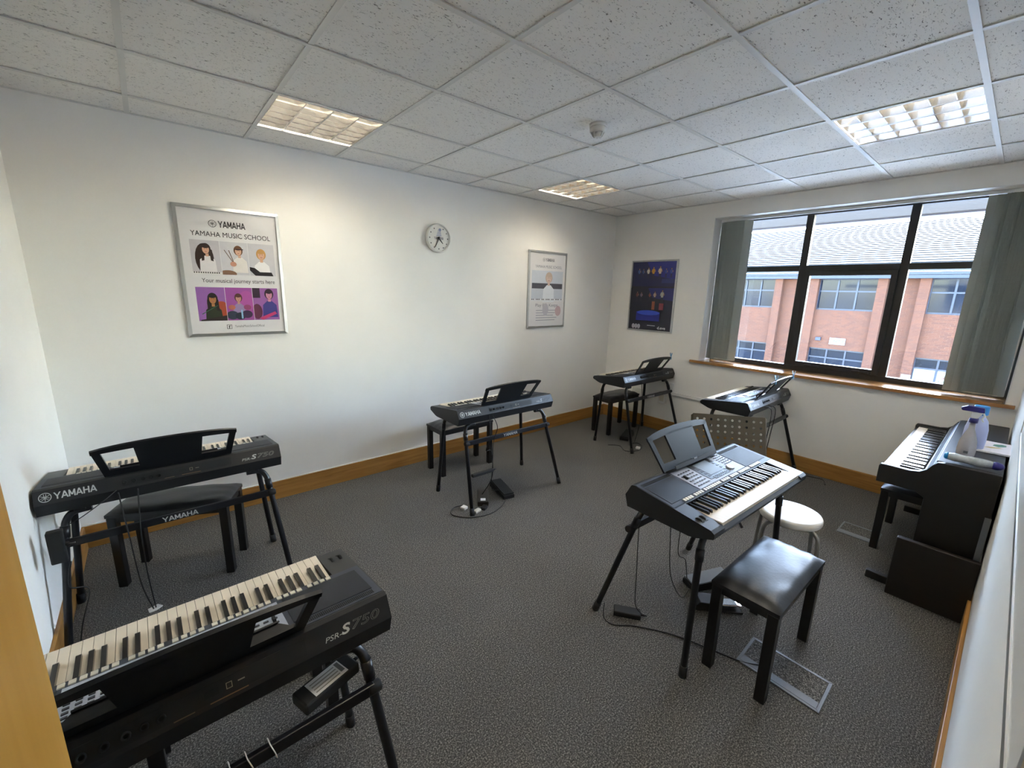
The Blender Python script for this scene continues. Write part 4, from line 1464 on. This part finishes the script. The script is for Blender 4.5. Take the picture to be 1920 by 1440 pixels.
# ------------------------------------------------------------------ pedals, adapters, cables
def cable(name, label, pts, r=.003, m='cable'):
    o = MB().tube(spline(pts, 6), r, 6).build(name, M[m])
    return tag(o, label, 'cable')
def pedal_box(name, label, x, y, rz, tread='rubber'):
    t = thing(name, label, 'pedal', (x, y, 0), rz)
    MB().prism([(-.14, 0), (.14, 0), (.14, .045), (.11, .05), (-.14, .03)], -.05, .05, 'y').build('base', M['rubber'], t, bevel=.004)
    MB().prism([(-.135, .036), (.12, .056), (.12, .066), (-.135, .046)], -.046, .046, 'y').build('tread', M[tread], t, bevel=.003)
    return t
pedal_box('volume_pedal', 'black volume pedal on the carpet under the keyboard turned to the camera', -2.42, -2.69, -.45, 'grey_pl')
pedal_box('volume_pedal', 'dark volume pedal on the carpet under the keyboard below the clock', -2.655, -1.01, 1.35)
t = thing('sustain_pedal', 'black sustain pedal with chrome lever beside the front bench leg', 'pedal', (-2.575, -2.808, 0), -.80)
MB().prism([(-.12, 0), (.02, 0), (.02, .045), (-.10, .052), (-.12, .035)], -.045, .045, 'y').box(.0, .13, -.045, .045, 0, .008).build('housing', M['rubber'], t, bevel=.004)
MB().prism([(.0, .034), (.10, .040), (.128, .034), (.125, .026), (.0, .022)], -.028, .028, 'y').build('lever', M['chrome'], t, bevel=.006)
def adapter(label, loc, rz, size=(.15, .07, .04), m='rubber', up=False):
    t = thing('power_adapter', label, 'adapter', loc, rz)
    a, b, c = size
    MB().box(-a / 2, a / 2, -b / 2, b / 2, 0, c).build('brick', M[m], t, bevel=.006)
    MB().tube([(a / 2, 0, c / 2), (a / 2 + .03, 0, c / 2)], .006, 8, r2=.004).build('strain_relief', M['cable'], t)
    return t
adapter('flat black power adapter on the carpet beside the front stand leg', (-3.015, -2.535, 0), -.95, (.14, .06, .03))
ad = adapter('brown-black power adapter on the carpet under the keyboard below the clock', (-2.87, -1.03, 0), .95, (.22, .09, .04), 'brown_pl')
MB().box(-.09, -.05, -.02, .02, .04, .0412).build('label', M['paper'], ad)
ad = adapter('black power adapter hanging on the stand leg by the left wall', (-5.21, -1.125, .49), 0, (.052, .035, .15))
ad = adapter('slim black power adapter strapped to the stand leg below the clock', (-2.97, -1.16, .30), .0, (.20, .03, .025))
for p0, nm in (((-3.075, -1.06, 0), 'white mains plug on the carpet at the stand foot below the clock'), ((-.80, -1.12, 0), 'white plug on the carpet below the stage poster keyboard')):
    t = thing('mains_plug', nm, 'plug', p0, .3)
    MB().box(-.022, .022, -.022, .022, 0, .022).build('body', M['white_pl'], t, bevel=.005)
    MB().box(.022, .030, -.010, -.006, .008, .014).box(.022, .030, .006, .010, .008, .014).box(.022, .032, -.002, .002, .012, .018).build('pins', M['chrome'], t)
t = thing('mains_plug', 'cream plug on the carpet right of the white one below the clock', 'plug', (-3.02, -1.16, 0), .2)
MB().box(-.03, .03, -.018, .018, 0, .02).build('body', M['cream'], t, bevel=.005)
t = thing('mains_plug', 'black plug on the carpet beside the cream plug below the clock', 'plug', (-2.95, -1.155, 0), .5)
MB().box(-.03, .03, -.02, .02, 0, .024).build('body', M['rubber'], t, bevel=.006)
t = thing('cable_tag', 'small white tag on the cable end behind the nearest keyboard', 'tag', (-4.95, -.945, 0), .4)
MB().prism([(-.03, -.012), (.0, -.022), (.03, -.012), (.022, .02), (-.022, .02)], 0, .006, 'z').build('tag_card', M['white_pl'], t)

z = .004
cable('power_cable', 'black power cable running from the front adapter to the floor box', [(-3.09, -2.44, .05), (-3.13, -2.47, z), (-3.135, -2.535, z), (-3.055, -2.611, z), (-2.95, -2.77, z), (-2.885, -2.948, z), (-2.845, -3.06, z), (-2.80, -3.13, .012)])
cable('adapter_cable', 'thin black cable hanging from the keyboard to the front adapter', [(-3.0, -2.545, .70), (-3.0, -2.55, .45), (-3.0, -2.56, .25), (-3.0, -2.57, .08), (-2.98, -2.60, .03)], .0022)
cable('pedal_cable', 'thin black cable looping from the turned keyboard to the volume pedal', [(-2.80, -2.60, .70), (-2.80, -2.62, .40), (-2.77, -2.63, .18), (-2.68, -2.66, .02), (-2.56, -2.65, .01)], .0022)
cable('pedal_cable', 'second thin cable hanging from the turned keyboard towards the pedals', [(-2.66, -2.60, .70), (-2.66, -2.60, .42), (-2.65, -2.60, .25), (-2.60, -2.62, .2), (-2.55, -2.62, .06)], .0022)
cable('hanging_cable', 'pair cable hanging from the left wall keyboard to the floor', [(-5.0, -1.02, .71), (-4.99, -1.03, .5), (-4.98, -1.0, .2), (-4.955, -.95, .006)], .003)
cable('hanging_cable', 'second cable hanging beside the pair cable of the left wall keyboard', [(-4.93, -1.02, .71), (-4.945, -1.03, .5), (-4.95, -1.0, .25), (-4.945, -.95, .01)], .003)
cable('plug_lead', 'grey lead curving from the rear socket of the left wall keyboard', [(-5.005, -1.015, .722), (-5.05, -1.06, .70), (-5.12, -1.10, .665), (-5.165, -1.12, .65)], .0022, 'cable')
cable('adapter_lead', 'black lead below the adapter hanging by the left wall', [(-5.18, -1.125, .48), (-5.20, -1.12, .36), (-5.15, -1.08, .30), (-5.19, -1.10, .15), (-5.22, -1.06, .01)], .003)
cable('hanging_cable', 'black cable hanging from the keyboard below the clock to the carpet', [(-2.80, -1.05, .72), (-2.77, -1.08, .62), (-2.80, -1.07, .5), (-2.79, -1.05, .3), (-2.78, -1.03, .08), (-2.72, -1.05, .05)], .003)
cable('hanging_cable', 'second black cable looped under the keyboard below the clock', [(-2.83, -1.05, .72), (-2.84, -1.08, .55), (-2.88, -1.08, .45), (-2.82, -1.07, .42), (-2.80, -1.06, .2), (-2.87, -1.02, .045)], .003)
cable('floor_cable', 'black cable curled on the carpet at the stand foot below the clock', [(-2.74, -1.16, z), (-2.84, -1.22, z), (-2.98, -1.25, z), (-3.12, -1.2, z), (-3.2, -1.08, z), (-3.13, -1.0, z), (-3.05, -1.02, z)], .0035)
cable('floor_cable', 'black cable tangle on the carpet below the stage poster keyboard', [(-.98, -.85, z), (-.9, -.95, z), (-.98, -1.08, z), (-.86, -1.16, z), (-.72, -1.12, z), (-.66, -1.02, z), (-.76, -.98, z), (-.84, -1.08, z)], .004)
cable('hanging_cable', 'black cable hanging from the keyboard below the stage poster', [(-.72, -1.04, .74), (-.72, -1.07, .5), (-.70, -1.05, .25), (-.66, -.98, .01)], .003)
cable('hanging_cable', 'cable hanging from the rear of the window keyboard', [(-.70, -2.27, .73), (-.66, -2.33, .70), (-.64, -2.32, .45), (-.66, -2.31, .2), (-.7, -2.3, .01)], .0035)
cable('hanging_cable', 'second cable hanging beside the first behind the window keyboard', [(-.60, -2.27, .73), (-.56, -2.33, .69), (-.60, -2.33, .45), (-.63, -2.32, .2), (-.62, -2.3, .01)], .0035)
cable('floor_cable', 'black cable on the carpet by the right skirting below the window keyboard', [(-.03, -2.36, z), (-.12, -2.5, z), (-.08, -2.66, z), (-.2, -2.72, z)], .004)
pp = thing('pedal_pile', None, None)
bpy.data.objects.remove(pp)
pedal_box('volume_pedal', 'black volume pedal half hidden behind the stand leg below the stage poster', -.58, -.82, .35)

# pegs and paper on music rests, chrome clip
def peg(label, loc, rz, m='blue_peg'):
    t = thing('page_peg' if m == 'blue_peg' else 'page_clip', label, 'peg' if m == 'blue_peg' else 'clip', loc, rz, None)
    for s in (-1, 1):
        MB().prism([(s * .003, -.03), (s * .007, -.03), (s * .005, .01), (s * .014, .045), (s * .010, .045), (s * .001, .01)], -.006, .006, 'x' if m == 'x' else 'y').build('jaw', M[m], t)
    MB().tube([(0, -.007, .006), (0, .007, .006)], .005, 8).build('spring', M['chrome'], t)
    return t
peg('pale blue peg clipped on the music rest below the stage poster', (-.245, -1.089, .985), 1.57)
peg('pale blue peg on the near end of the window keyboard rest', (-.70, -2.340, .976), 1.57)
peg('pale blue peg on the far end of the window keyboard rest', (-.265, -2.340, .974), 1.57)
cl = thing('page_clip', 'chrome clip on the music rest of the keyboard turned to the camera', 'clip', (-2.66, -2.63, .838), 0)
MB().prism([(-.010, -.012), (.012, -.018), (.014, .004), (-.008, .012)], -.016, .016, 'x').build('clip_body', M['chrome'], cl, bevel=.003)
sh = MB()
sh.hexa([(-.80, -2.196, .8135), (-.47, -2.200, .8135), (-.49, -2.252, .872), (-.72, -2.252, .872), (-.80, -2.1952, .8141), (-.47, -2.1992, .8141), (-.49, -2.2512, .8726), (-.72, -2.2512, .8726)])
sh.add([(-.80, -2.196, .8142), (-.76, -2.22, .84), (-.86, -2.17, .812), (-.86, -2.17, .8125)], [(0, 1, 2), (1, 3, 2), (0, 3, 1), (0, 2, 3)])
shp = sh.build('paper_sheet', M['paper'])
tag(shp, 'white paper sheet on the window keyboard against its music rest', 'sheet')
ad = adapter('black power adapter with white label lying on the crossbar of the nearest stand', (-4.522, -2.520, .556), .30, (.17, .07, .035))
MB().box(-.052, .05, -.030, .026, .035, .0356).build('label', M['white_pl'], ad)
a = Art()
for k in range(4):
    a.rect(-.045, .03, -.022 + .011 * k, -.018 + .011 * k, (150, 146, 136))
a.rect(.034, .046, -.02, .02, (110, 106, 100))
a.build('label_print', ad, Matrix.Translation((0, 0, .0357)))
